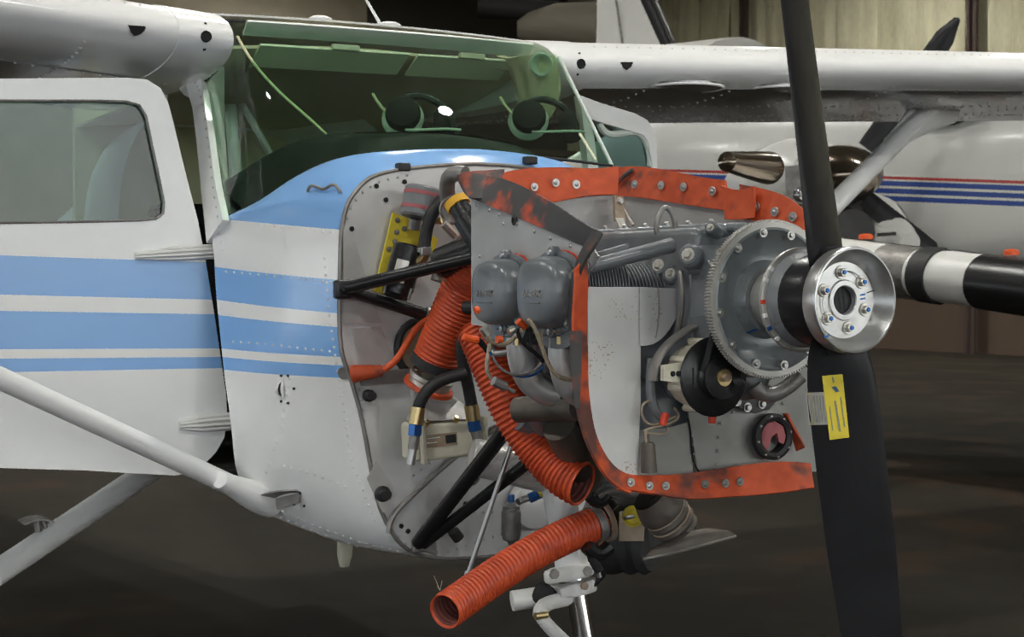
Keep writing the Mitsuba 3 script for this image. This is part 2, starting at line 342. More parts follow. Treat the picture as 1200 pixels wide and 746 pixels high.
for pb, pa in (((268, 258), (396, 269)), ((250, 312), (395, 328)), ((255, 351), (395, 367)), ((258, 369), (399, 383)), ((260, 408), (405, 418)), ((262, 418), (408, 428)), ((264, 433), (412, 443))):
    FS.append(tuple(map(float, lin(at(*pb, y=-SY), at(*pa, x=0)))))
def stripes(h, edges):
    m = smoothstep(-.0015, .0015, edges[0](h)) if False else None
    return m
def fus_c(p, n, uv):
    s = lambda k: dr.select(p.z > FS[k][0] + FS[k][1] * p.x, 1.0, 0.0)
    blue = s(0) + (s(2) - s(1)) + (s(4) - s(3)) + (s(6) - s(5))
    return mix(WHITE, BLUE, dr.clip(blue, 0, 1))
mat('fuselage_paint', proc(fus_c), 0.18, coat=0.6)
FU = add(AP, 'fuselage', sheet(skin, .006), 'fuselage_paint', 40, label='white nose section with light blue stripes and blue top deck')
# lip around the firewall
lip = CubicSpline(np.arange(len(A_full)), A_c)(np.linspace(0, len(A_full) - 1, 140))
add(AP, 'firewall_flange', sweep(lip + V(.004, 0, 0), .006, 6, False), 'dull_metal')
FWALL = add(AP, 'firewall', plate(lip, .006), 'firewall_metal', False, label='bare metal firewall')
# blister cheeks: overlapping patches of sheet riveted on the firewall
def fpoly(pts, x): return [at(a, b, x=x) for a, b in pts]
for pts in ([(402, 262), (416, 285), (447, 378), (402, 378)], [(412, 385), (446, 382), (470, 440), (425, 446)], [(430, 560), (441, 540), (461, 570), (455, 600), (448, 600)]):
    add(FWALL, 'patch', plate(fpoly(pts, .008), .004), 'aluminium', False)
def rivets(parent, pts, nrm, r=.0034, m='steel', base='rivets'):
    nrm = np.broadcast_to(np.asarray(nrm, float), (len(pts), 3))
    add(parent, base, join(*[dome(p, n, r, r * .7, 6) for p, n in zip(pts, nrm)]), m, 60, kind='stuff')
fr_pts = np.vstack([along([at(a, b, x=.004) for a, b in l], .028) for l in (
    [(405, 262), (412, 240), (428, 222), (446, 212), (478, 205)], [(404, 290), (404, 372), (446, 374)], [(416, 290), (440, 360)], [(420, 450), (428, 500), (440, 570), (455, 615), (478, 640)],
    [(520, 648), (560, 634), (600, 622)], [(480, 560), (520, 530)], [(505, 600), (560, 560)], [(490, 640), (520, 600), (585, 600)], [(425, 448), (470, 446)])])
rivets(FWALL, fr_pts, (1, 0, 0), .004)
for a, b in ((441, 218), (474, 213), (452, 234), (412, 268), (452, 430), (470, 616), (478, 622), (515, 612), (545, 590), (540, 530)):
    add(FWALL, 'hole', lathe([(.0065, 0), (.0065, .003), (0, .003)], at(a, b, x=.004), (1, 0, 0), 12), 'dark')
# stiffener bent over the lower firewall
add(FWALL, 'stiffener', tube(fpoly([(455, 625), (464, 600), (478, 585), (540, 530), (585, 500)], .012), .008, 8), 'dull_metal')
add(FWALL, 'stringer', ruled(fpoly([(421, 436), (500, 430)], .03), fpoly([(424, 452), (500, 446)], .03), .012, 4, 2), 'dull_metal')
# deck clips
for a, b in ((472, 198), (621, 190)):
    add(AP, 'deck_clip', rbox((.03, .035, .022), .004, at(a, b, x=0) + V(0, 0, .005)), 'black_rubber')
# fuselage rivets
SKIN = sheet(skin, .006)
def skin_pt(px, py):
    p, n = hit(SKIN, px, py); return p
def skin_n(px, py): return hit(SKIN, px, py)[1]
rv = []
for l in ([(262, 318), (330, 324), (392, 331)], [(380, 300), (386, 370), (395, 430), (412, 540), (440, 612)], [(330, 545), (370, 556), (410, 572)], [(312, 590), (360, 612), (420, 634), (470, 646)], [(318, 601), (365, 621), (420, 640)],
          [(300, 262), (390, 272)], [(340, 440), (330, 500), (310, 560)], [(255, 262), (262, 300)], [(270, 400), (300, 402), (390, 412)]):
    d_ = np.r_[0, np.cumsum([math.dist(l[i], l[i + 1]) for i in range(len(l) - 1)])]
    for t_ in np.arange(3, d_[-1], 9.5):
        p, n = hit(SKIN, np.interp(t_, d_, [q[0] for q in l]), np.interp(t_, d_, [q[1] for q in l]))
        if p is not None: rv.append((p, n))
rivets(FU, np.array([q[0] for q in rv]), np.array([q[1] for q in rv]), .0040, 'white_paint')
# vents and fittings of the skin
def skin_disc(px, py, r, m, base, h=.004): add(AP, base, lathe([(r, 0), (r, h), (r * .8, h), (0, h * .9)], skin_pt(px, py), skin_n(px, py), 20), m)
skin_disc(403, 437, .017, 'dull_metal', 'cap')
p, n = hit(SKIN, 331, 455)
add(AP, 'air_vent', sheet(np.array([[p + n * (.002 + .020 * t * math.sin(PI * u)) + V(.010 - .022 * t, 0, (.024 - .048 * u) * (1 - .1 * t)) for u in np.linspace(0, 1, 9)] for t in np.linspace(0, 1, 5)]), .003), 'white_paint', 40)
add(AP, 'vent_mouth', plate([p + n * .002 + V(.002, 0, z_) + n * .016 * o for z_, o in ((.022, 0), (.014, .7), (0, 1), (-.014, .7), (-.022, 0))], .002), 'dark', False)
for a, b in ((330, 440), (338, 440), (330, 470), (338, 472), (345, 455), (352, 577), (345, 590), (357, 592)): skin_disc(a, b, .0034, 'dark', 'hole')
# small grab step bracket
a, b = skin_pt(322, 583), skin_pt(352, 577)
add(AP, 'step_bracket', join(ruled([a + V(-.01, -.05, .004), a * .5 + b * .5 + V(0, -.045, .012), b + V(0, -.012, .008)], [a + V(0, .004, 0), a * .5 + b * .5 + V(0, .004, .004), b + V(0, .004, 0)], .004, 8, 4), ruled([a + V(.02, -.004, 0), b + V(0, -.004, 0)], [a + V(.03, -.004, -.03), b + V(0, -.004, -.026)], .003, 5, 2)), 'dull_metal', 40)
# filler hook on the blue deck
hp = [hit(SKIN, a, b)[0] + hit(SKIN, a, b)[1] * o for a, b, o in ((362, 226, .006), (370, 222, .016), (382, 224, .010), (392, 222, .018), (400, 227, .004))]
add(AP, 'deck_hook', tube(hp, .0042, 8), 'dull_metal')
# belly drain mast
q0 = at(405, 640, y=-.25)
add(AP, 'drain_mast', sweep(np.array([q0 + V(0, 0, .03), q0 + V(-.005, 0, -.025), q0 + V(-.01, 0, -.06)]), np.array([.027, .024, .015]), 12, True, (1, .5)), 'cream')

# ------------------------------------------------------------------ wings
def naca(n=40, t=.125, m=.02, pp=.4):
    b = (1 - np.cos(np.linspace(0, PI, n))) / 2
    yt = 5 * t * (.2969 * np.sqrt(b) - .126 * b - .3516 * b ** 2 + .2843 * b ** 3 - .1036 * b ** 4)
    yc = np.where(b < pp, m / pp ** 2 * (2 * pp * b - b ** 2), m / (1 - pp) ** 2 * ((1 - 2 * pp) + 2 * pp * b - b ** 2))
    return np.r_[np.c_[b[::-1], (yc + yt)[::-1]], np.c_[b[1:], (yc - yt)[1:]]]
AF = naca()
LE_X, LE_Z, CH = -.552, 1.995, 1.63
def DIH(y): return .055 * (y - .56) if y > 0 else .075 * (-y - .56)
def foil(y, grow=0.0, chord=CH):
    inc = math.radians(1.5); xc = -AF[:, 0] * chord; zc = AF[:, 1] * chord * 1.05
    if grow:
        d = np.c_[xc + .25, zc]; d /= np.linalg.norm(d, axis=1, keepdims=True) + 1e-9; xc = xc + d[:, 0] * grow; zc = zc + d[:, 1] * grow
    x = LE_X + xc * math.cos(inc) + zc * math.sin(inc) * 0; z = LE_Z + DIH(y) + zc + xc * math.sin(inc)
    return np.stack([x, np.full_like(x, y), z], 1)
def solid_loft(secs):
    secs = np.array(secs); m, n = secs.shape[:2]
    g = grid_mesh(np.concatenate([secs, secs[:, :1]], 1))
    v = np.vstack([g.vertices, secs[0].mean(0), secs[-1].mean(0)]); k = len(g.vertices); w = n + 1
    f = [g.faces]
    for row, c in ((0, k), (m - 1, k + 1)):
        j = np.arange(n); f.append(np.stack([np.full(n, c), row * w + j, row * w + j + 1], 1))
    return trimesh.Trimesh(v, np.vstack(f), process=False)
for s in (-1, 1):
    ys = np.linspace(.545, 5.3, 12) * s
    wg = add(AP, 'wing', solid_loft([foil(y) for y in ys]), 'white_paint', 35)
    lo_ = lambda y: foil(y)[len(AF) // 2 + (6 if s > 0 else 13):-1] + V(0, 0, -.002)
    add(wg, 'lower_skin', sheet(np.array([lo_(y) for y in np.linspace(.70, 5.25, 8) * s]), .002), 'polished_skin', 35, label='shiny metal underside')
    add(wg, 'root_fairing', solid_loft([foil(s * .54, .004), foil(s * .70, .004)]), 'white_paint', 35)
    # rivet rows on the underside and along the top of the leading edge
    pts, nn = [], []
    for y in np.arange(.95, 3.6, .36):
        fo = foil(s * y); low = fo[len(fo) // 2 + 4: -4]; P = along(low, .048); pts.append(P)
    for xc in (.24, .52, .80):
        y = np.arange(.62, 3.6, .05); k = len(AF) // 2 + int(np.argmin(abs(AF[len(AF) // 2:, 0] - xc)))
        pts.append(np.array([foil(s * a)[k] for a in y]))
    rivets(wg, np.vstack(pts) - V(0, 0, .0035), (0, 0, -1), .0052, 'white_paint', 'underside_rivets')
    y = np.arange(.56, 4.2, .045); kt = int(np.argmin(abs(AF[:len(AF) // 2, 0] - .055)))
    rivets(wg, np.array([foil(s * a)[kt] for a in y]), (.3, 0, 1), .004, 'steel', 'top_rivets')
    # bell shaped cabin air vent and round hole in the leading edge
    fo = foil(s * .64); L = fo[len(fo) // 2]
    def on_le(px, py):
        def fn(q):
            f_ = foil(q[1]); front = f_[(f_[:, 0] > LE_X - .35)]
            i = np.argsort(front[:, 2]); return q[0] - np.interp(q[2], front[i, 2], front[i, 0])
        return on_surface(px, py, fn, 2.5, 8)
    if s < 0: hole, vent, th = (241, 43), [(150, 30), (170, 31), (169, 36), (164, 40), (157, 42), (153, 38)], ((240, 28), (239, 58))
    else: hole, vent, th = (680, 75), [(727, 73), (740.5, 73), (739, 78), (733.5, 82), (730, 79)], ((678, 63), (676, 87))
    add(wg, 'inlet_hole', lathe([(.016, -.004), (.016, .006), (.0145, .008), (.012, .004), (0, .004)], on_le(*hole) + V(.002, 0, 0), (.98, 0, .1), 20), 'dark')
    for t_ in th: add(wg, 'screw', lathe([(.004, -.004), (.004, .007), (0, .008)], on_le(*t_), (1, 0, 0), 10), 'dark')
    add(wg, 'air_vent', plate([on_le(*q) + V(.004, 0, 0) for q in vent], .006), 'dark', False)
# oval inspection covers under the port wing
for px, py in ((803, 101), (918, 104)):
    c = on_surface(px, py, lambda q: q[2] - np.interp(-(q[0]), -foil(q[1])[len(AF) // 2:, 0], foil(q[1])[len(AF) // 2:, 2]), 3, 9)
    add('airplane__wing_001', 'inspection_cover', lathe([(.13, .004), (.13, -.006), (.118, -.008), (0, -.008)], c, (0, 0, 1), 32), 'polished_skin')
    add('airplane__wing_001', 'cover_rim', tube(list(circle(c - V(0, 0, .006), (0, 0, 1), .130, 24)) + [circle(c - V(0, 0, .006), (0, 0, 1), .130, 24)[0]], .0045, 6, 60), 'white_paint')
# skin of the roof between the wings
ry = np.linspace(-.545, .545, 9)
rg = np.array([[foil(.56)[k] * V(1, 0, 1) + V(0, y, .012 * (1 - (y / .545) ** 2)) for y in ry] for k in range(0, len(AF) // 2 - 8)])
RO = add(AP, 'roof', sheet(rg, .006), 'white_paint', 40)
rf = rg[-2]; yv = np.linspace(-.53, .53, 26)
rivets(RO, np.stack([np.full(26, rf[0][0]), yv, np.interp(yv, rf[:, 1], rf[:, 2]) + .003], 1), (.3, 0, 1), .004)
for px, py in ((375, 21), (456, 28)):
    c = at(px, py + 2, x=-.95)
    add(AP, 'antenna_base', lathe([(.04, -.02), (.038, .004), (.025, .010), (0, .013)], c, (0, 0, 1), 24), 'dull_white')
c = at(447, 27, x=-.97); add(AP, 'antenna', sweep(np.array([c + V(0, 0, -.01), at(420, -16, x=-1.05)]), np.array([.006, .004]), 8), 'white_paint')

# ------------------------------------------------------------------ windshield
side_edge = [at(240, 97, y=-.535), at(247, 150, y=-.55), at(255, 205, y=-.575), at(265, 255, y=-SY)]
T_px = [(240, 97, ('y', -.535)), (252, 84, ('y', -.54)), (262, 66, ('y', -.54)), (265, 45, ('y', -.54)), (258, 26, ('y', -.535)), (285, 25, ('x', -.58)), (360, 31, ('x', -.58)), (430, 36, ('x', -.58)), (500, 41, ('x', -.58)),
        (580, 47, ('x', -.58)), (630, 52, ('x', -.575)), (655, 67, ('y', .55))]
Bp = [(265, 255), (272, 251), (283, 246), (295, 241), (318, 227), (345, 209), (385, 190), (430, 182), (490, 179.5), (560, 180), (640, 185)]
Tc = [at(a, b, **{k[0]: k[1]}) for a, b, k in T_px]
Bc = [on_surface(a, b, lambda q: q[0] - base_x(q[1])) for a, b in Bp] + [at(717, 194, y=.57)]
wr = []
for t in np.linspace(0, 1, 9):
    g = np.array(Tc) * (1 - t) + np.array(Bc) * t
    wr.append(g + V(.05, 0, .01) * math.sin(PI * t) * np.clip(1 - (np.linspace(-1.35, 1, len(Tc))[:, None]) ** 4, 0, 1))
WS = add(AP, 'windshield', grid_mesh(wr), 'windshield_glass', True, label='green tinted curved windshield')
wr = np.array(wr)
add(AP, 'windshield_seal', join(tube(wr[:, 0], .006, 8), tube(wr[-1], .0045, 8, 60), tube(Tc[:6], .005, 8)), 'black_rubber')
add(AP, 'windshield_strip', tube(wr[:, -1], .0065, 8), 'pale_plastic')
def behind(px, py, dx=-.06):
    """a point a little behind the windshield."""
    return None
# ------------------------------------------------------------------ door post and cabin
pl = [(198, 92), (213, 94), (222, 103), (229, 128), (234, 165), (240, 230), (246, 285)]; prr = [(236, 90), (239, 96), (241, 108), (245, 135), (249, 165), (257, 220), (265, 258)]
yp = lambda t: -.535 - .065 * t
PO = add(AP, 'door_post', sheet(np.array([[at(a, b, y=yp(i / 6)) for i, (a, b) in enumerate(pl)], [at(a, b, y=yp(i / 6)) for i, (a, b) in enumerate(prr)]]), .02), 'white_paint', 40)
rivets(PO, along([at((a + c) / 2 + 2, (b + d) / 2, y=yp(i / 6) - .012) for i, ((a, b), (c, d)) in enumerate(zip(pl, prr))][1:], .035), (.2, -1, 0), .0032)
add(AP, 'door_frame', tube([at(150, 92, y=-.53), at(190, 92, y=-.53), at(212, 96, y=-.535), at(222, 106, y=-.54)], .022, 8), 'dull_white')
CAB = add(AP, 'cabin_lining', join(slab((-2.5, -.54, .72), (-2.46, .56, 2.02)), slab((-2.46, .545, .7), (-1.7, .56, 1.95)), slab((-1.7, .545, .7), (-.45, .56, 1.36))), 'lining_tan', False)
add(AP, 'headliner', sheet(np.array([[V(x, y, 1.945 + .085 * max(0, (x + 1.3) / .55) ** 1.5 - .03 * (y / .55) ** 2) for y in np.linspace(-.53, .53, 7)] for x in np.linspace(-2.46, -.76, 12)]), .01), 'headliner', 40)
add(AP, 'cabin_floor', slab((-2.5, -.55, .70), (-.62, .55, .74)), 'dark', False)
# light trim over the windshield, and along the pillar inside
tr = lambda py0, x, y0=-.45, y1=.5: None
add(AP, 'windshield_header', ruled([V(-.63, -.47, 2.066), V(-.63, .0, 2.072), V(-.63, .5, 2.068)], [V(-.67, -.47, 2.030), V(-.67, 0, 2.036), V(-.67, .5, 2.032)], .008, 14, 3), 'trim_light')
add(AP, 'inner_pillar', ruled([at(242, 100, y=-.515), at(249, 150, y=-.53), at(258, 205, y=-.55), at(268, 251, y=-.57)], [at(262, 70, y=-.44), at(262, 150, y=-.46), at(266, 205, y=-.48), at(276, 248, y=-.52)], .01, 10, 3), 'trim_light', label='pale trim inside the windshield pillar')
add(AP, 'pillar_clip', rbox((.02, .02, .03), .003, at(251, 144, y=-.50)), 'dark')
for a, b in (((305, 52), (480, 63)), ((490, 64), (600, 71))):
    u0, u1 = at(*a, x=-.73), at(*b, x=-.73); dn = V(-.10, 0, -.052)
    add(AP, 'sun_visor', sheet(np.array([[u0 + (u1 - u0) * s + dn * t for s in np.linspace(0, 1, 9)] for t in np.linspace(0, 1, 4)]), .008), 'visor', 40)
    add(AP, 'visor_hinge', rbox((.02, .09, .018), .003, u0 + (u1 - u0) * .55 + V(.01, 0, .004)), 'visor')
# port front corner: curved lining with a round cabin vent
add(AP, 'corner_lining', ruled([at(575, 58, x=-.82), at(600, 90, x=-.85), at(615, 140, x=-.85)], [at(650, 66, y=.54), at(655, 110, y=.54), at(632, 150, y=.54)], .01, 10, 6, bulge=-.04), 'lining_tan', label='olive tan lining at the far front corner')
vc = at(632, 76, x=-.60)
add(AP, 'cabin_vent', join(lathe([(.036, 0), (.040, .03), (.034, .036), (.028, .03), (.026, .005), (0, .0)], vc, (.92, -.32, -.1), 28)), 'pale_plastic', label='round pale cabin air vent')
add(AP, 'pillar_strip', ruled([at(597, 60, x=-.78), at(604, 95, x=-.80), at(607, 135, x=-.80)], [at(606, 60, x=-.78), at(616, 95, x=-.80), at(624, 135, x=-.80)], .006, 8, 3), 'trim_light')
# rear window frame seen through the glass
a1 = [at(272, 105, x=-1.6), at(300, 150, x=-1.6), at(325, 200, x=-1.6), at(338, 246, x=-1.6)]
a2 = [at(270, 110, x=-1.62), at(273, 160, x=-1.62), at(277, 210, x=-1.62), at(280, 255, x=-1.62)]
add(AP, 'window_frame', join(sweep(curve(a1, 14), .022, 8, True, (1, .5)), sweep(curve(a2, 14), .024, 8, True, (1, .5))), 'white_paint', label='white triangular window frame inside the cabin')
# instrument hood
hb = []
for y in np.linspace(-.55, .55, 25):
    bx = base_x(y); k = np.interp(-abs(y), [q[1] for q in B_s[:8]][::-1], [q[2] for q in B_s[:8]][::-1])
    prof = [(bx - .012, k - .006), (bx - .06, k + .012), (bx - .14, k + .055 * (1 - .3 * abs(y / .6)) ), (bx - .24, k + .075), (bx - .32, k + .055), (bx - .35, k - .05), (bx - .35, k - .6)]
    hb.append([V(x, y, z) for x, z in prof])
add(AP, 'instrument_hood', sheet(np.array(hb), .008), 'dark', 40, label='black glare shield')
for y in (-.27, .27):
    st = add(AP, 'seat', rbox((.14, .44, .62), .05, (-1.55, y, 1.27), (1, 0, .25)), 'dark', 50)
    add(st, 'cushion', rbox((.46, .44, .14), .05, (-1.25, y, .93)), 'dark', 50)
# aft fuselage, seen through the door window
sec = []
for x, hw, z0, z1 in ((-1.75, .56, .64, 1.98), (-2.4, .52, .66, 1.95), (-3.2, .42, .78, 1.75), (-4.4, .28, .95, 1.62), (-6.0, .12, 1.15, 1.55)):
    th = np.linspace(0, 2 * PI, 36, endpoint=False); cz, hz = (z0 + z1) / 2, (z1 - z0) / 2
    e = lambda v: np.sign(v) * abs(v) ** .55
    sec.append(np.stack([np.full_like(th, x), hw * e(np.cos(th)), cz + hz * e(np.sin(th))], 1))
mat('tail_paint', proc(lambda p, n, uv: mix(WHITE, BLUE, dr.select((p.z > 1.12) & (p.z < 1.25) | (p.z > 1.02) & (p.z < 1.08), 1.0, 0.0))), 0.28, coat=0.6)
add(AP, 'tail_boom', grid_mesh(np.concatenate([np.array(sec), np.array(sec)[:, :1]], 1)), 'tail_paint', 40)

# ------------------------------------------------------------------ starboard door, swung open
HP = V(-.62, -.585, 1.2); DU = unit(V(-.08, -.585, 0)); DN = unit(np.cross(V(0, 0, 1), DU)) * 1.0
DN = DN if DN[0] > 0 else -DN
dp = lambda px, py, o=0.0: on_plane(px, py, HP, DN) + DN * o
d_out = [(-150, 93), (-60, 92), (0, 92), (150, 91), (172, 93), (188, 103), (197, 120), (203, 142), (212, 180), (222, 220), (232, 258), (241, 305), (250, 360), (259, 420), (265, 462), (266.5, 490), (263, 512), (253, 530), (238, 545), (222, 554), (205, 557), (100, 551), (0, 548), (-150, 544)]
d_win = [(-110, 118), (0, 118), (110, 118), (148, 119), (163, 123), (171, 136), (178, 170), (186, 207), (192, 237), (191, 250), (183, 256), (165, 258), (80, 260), (0, 261), (-110, 263)]
LD = []
for pb, pa in (((0, 299), (240, 307)), ((0, 345), (248, 351)), ((0, 364), (250, 368)), ((0, 409), (258, 408)), ((0, 420), (259, 418)), ((0, 436), (262, 431))):
    a, b = dp(*pb), dp(*pa); k = (b[2] - a[2]) / (b[1] - a[1]); LD.append((float(a[2] - k * a[1]), float(k)))
def door_c(p, n, uv):
    s = lambda k: dr.select(p.z > LD[k][0] + LD[k][1] * p.y, 1.0, 0.0)
    return mix(WHITE, BLUE, dr.clip((s(1) - s(0)) + (s(3) - s(2)) + (s(5) - s(4)), 0, 1))
mat('door_paint', proc(door_c), 0.28, coat=0.6)
DO = add(AP, 'door', plate([dp(a, b, -.018) for a, b in d_out], .036, [[dp(a, b, -.018) for a, b in d_win]]), 'door_paint', False, label='open white cabin door with three light blue stripes')
add(DO, 'window_pane', grid_mesh(np.array([[dp(a, b, -.02) for a in np.linspace(-118, 198, 12)] for b in np.linspace(110, 268, 6)])), 'door_glass', False, label='tinted door window')
wl = [dp(a, b, .001) for a, b in d_win]; add(DO, 'window_seal', sweep(np.array(wl + wl[:1]), .004, 6, False), 'dull_metal')
for (a, b), (c, d), w in (((158, 300), (259, 294), 15), ((210, 498), (272, 493), 19)):
    h0, h1 = dp(a, b, .004), dp(c, d, .006); up = V(0, 0, w / 400.)
    g = np.array([[h0 + (h1 - h0) * s + up * (t - .5) * (.35 + .65 * min(1, s * 2.2)) + DN * (.010 * math.sin(PI * t) + (.004 if (i % 2) else 0)) for i, t in enumerate(np.linspace(0, 1, 9))] for s in np.linspace(0, 1, 10)])
    add(DO, 'hinge', sheet(g, .008), 'dull_white', 40)

# ------------------------------------------------------------------ struts and landing gear
def strut(pts, r, n=20): return sweep(curve(pts, n), r, 20, True, (1.0, .85))
s0, s1 = at(290, 577, y=-.56), at(0, 443, y=-1.25)
ext = s1 + (s1 - s0) * 1.6
ST = add(AP, 'wing_strut', strut([s0 - (s1 - s0) * .07, s1, ext], .034), 'white_paint', 50)
c0, c1 = at(314, 588, y=-.50), at(258, 562, y=-.66)
add(ST, 'strut_cuff', sweep(np.array([c0 + (c1 - c0) * t for t in np.linspace(-.1, 1, 8)]), np.array([.046, .050, .050, .047, .042, .037, .032, .028]), 22, True, (1.0, .85)), 'white_paint', 50)
p1, p2 = at(1088, 128, y=2.70), at(985, 232, y=1.95)
p0 = p2 + (p2 - p1) * 1.75
S2 = add(AP, 'wing_strut', strut([p1 + (p1 - p2) * .12, p2, p0], .043), 'white_paint', 50)
cu = [at(1040, 173, y=2.38), at(1064, 150, y=2.56), at(1086, 128, y=2.72), at(1106, 108, y=2.84)]
add(S2, 'strut_cuff', sweep(curve(cu, 12), np.array([.043, .045, .048, .052, .058, .066, .076, .088, .102, .118, .136, .155]), 18, True, (.42, 1.0)), 'white_paint', 50)
g0, g1 = at(185, 545, y=-.50), at(-10, 675, y=-1.12)
LG = add(AP, 'gear_leg', sweep(curve([g0, (g0 + g1) / 2, g1], 20), .040, 20), 'white_paint', 50)
w0 = g1 + (g1 - g0) * .12
add(LG, 'wheel', lathe([(.02, -.07), (.13, -.07), (.19, -.05), (.205, 0), (.19, .05), (.13, .07), (.02, .07)], V(w0[0] - .05, w0[1] - .16, .205), (0, 1, 0), 36), 'black_rubber', 40)
add(LG, 'axle', rod(g1, V(w0[0] - .05, w0[1] - .12, .205), .028), 'white_paint')
tl = .73; fl_ = g0 + (g1 - g0) * tl; f0 = fl_ + V(.01, .0, .060)
add(LG, 'foot_step', join(sheet(np.array([[f0 + V(.05 - .10 * s, -.06 + .09 * t, .012 + .012 * math.sin(PI * t)) for s in np.linspace(0, 1, 5)] for t in np.linspace(0, 1, 6)]), .005), rod(fl_, f0 + V(-.01, -.01, .014), .012), rod(fl_ + V(0, .03, .0), f0 + V(-.02, .01, .014), .008)), 'dull_metal', label='worn metal foot step')

# ------------------------------------------------------------------ engine
EN = thing('engine', 'grey four cylinder aircraft engine with orange edged cooling baffles', 'engine')
AX = V(0, 0, 1.258)
X1 = V(1, 0, 0)
def Q(px, py, x): return at(px, py, x=x)
def S(px, py, y): return at(px, py, y=y)
# crankcase
def hull_pts(pts, r, seg=10):
    s = m3.Manifold.sphere(r, seg); return to_tri(m3.Manifold.batch_hull([s.translate(tuple(map(float, p))) for p in pts]))
case = hull_pts([(x, y, z) for x in (.48, 1.08) for y, z in ((-.075, 1.39), (.10, 1.39), (-.085, 1.30), (.13, 1.30), (-.085, 1.14), (.13, 1.14), (-.06, 1.06), (.08, 1.06))], .02)
nose = hull_pts([V(1.10, y, z) for y, z in ((-.085, 1.36), (.10, 1.36), (-.095, 1.22), (.12, 1.22), (-.06, 1.10), (.07, 1.10))] + [V(1.20, .075 * math.cos(a), 1.258 + .075 * math.sin(a)) for a in np.linspace(0, 2 * PI, 10)[:-1]], .012)
spine = hull_pts([(x, y, 1.408) for x in (.50, 1.13) for y in (-.012, .012)], .012)
pads = [hull_pts([(x, y, 1.404) for y in (-.045, .0)] + [(x + .03, -.02, 1.404)], .016) for x in np.arange(.56, 1.13, .085)]
CC = add(EN, 'crankcase', join(case, nose, spine, *pads), 'engine_grey', 35, label='dark grey painted crankcase')
for x in np.arange(.56, 1.13, .085): add(CC, 'bolt', bolt(V(x, -.03, 1.418), (.15, -.3, 1), .006, .010), 'steel', False)
for px, py, r in ((774, 312, .015), (809, 300, .016), (788, 322, .013), (836, 330, .008), (835, 268, .009)):
    c = on_surface(px, py, lambda q: q[1] + .103, 1.5, 6) if px < 800 else Q(px, py, 1.115)
    add(CC, 'boss', lathe([(r * 1.7, -.03), (r * 1.6, .006), (r * 1.2, .012), (0, .012)], c, (.5, -.75, .2), 18), 'engine_grey')
    add(CC, 'bolt', bolt(c + V(.005, -.009, .003), (.5, -.75, .2), r * .62, .010), 'zinc', False)
add(CC, 'rib', rod(Q(806, 318, 1.10), Q(830, 318, 1.13), .006, 8), 'engine_grey')
add(CC, 'oil_line', tube([Q(797, 318, 1.08), Q(799, 335, 1.09), Q(797, 375, 1.08), Q(793, 393, 1.06)], .007, 8), 'dull_metal')
# lifting eye
l0, l1 = Q(771, 274, .95), Q(789, 274, .95)
add(EN, 'lifting_eye', tube([l0, l0 + V(0, 0, .035), (l0 + l1) / 2 + V(0, 0, .058), l1 + V(0, 0, .035), l1], .006, 10, 30), 'dull_metal')
# cylinders: finned head outboard, barrel inboard
def cylinder(x, y_in, y_head, y_out, zc=1.255):
    k = add(EN, 'cylinder', join(rod(V(x, y_in, zc), V(x, y_head, zc), .068, 28), rod(V(x, y_head, zc), V(x, y_out, zc), .078, 28)), 'engine_grey')
    sg_ = 1 if y_out > y_in else -1
    fins = []
    for y in np.arange(min(y_in, y_head) + .012, max(y_in, y_head) - .006, .009):
        fins.append(lathe([(.06, -.0012), (.088, -.0012), (.088, .0012), (.06, .0012)], V(x, y, zc), (0, 1, 0), 28))
    for y in np.arange(min(y_head, y_out) + .004, max(y_head, y_out) - .004, .0075):
        sq = circle(V(x, y, zc), (0, 1, 0), .112, 32); d = sq - V(x, y, zc); d = np.sign(d) * np.abs(d / .112) ** .75 * .104; d[:, 1] = 0
        fins.append(plate(V(x, y, zc) + d, .002))
    add(k, 'cooling_fins', join(*fins), 'fin_grey', False, kind='stuff'); return k
CYL = [(.925, -.085), (.705, -.085)]
for x, yi in CYL: cylinder(x, yi, -.20, -.335)
for x, yi in ((1.00, .085), (.78, .085)): cylinder(x, yi, .19, .30)
# pushrod tube across the front cylinder
add(EN, 'pushrod_tube', rod(Q(686, 314, 1.03), Q(788, 287, 1.06), .0145, 16, .0165), 'engine_grey')
add(EN, 'pushrod_tube', rod(Q(684, 306, .80), Q(760, 284, .86), .012, 16), 'engine_grey')
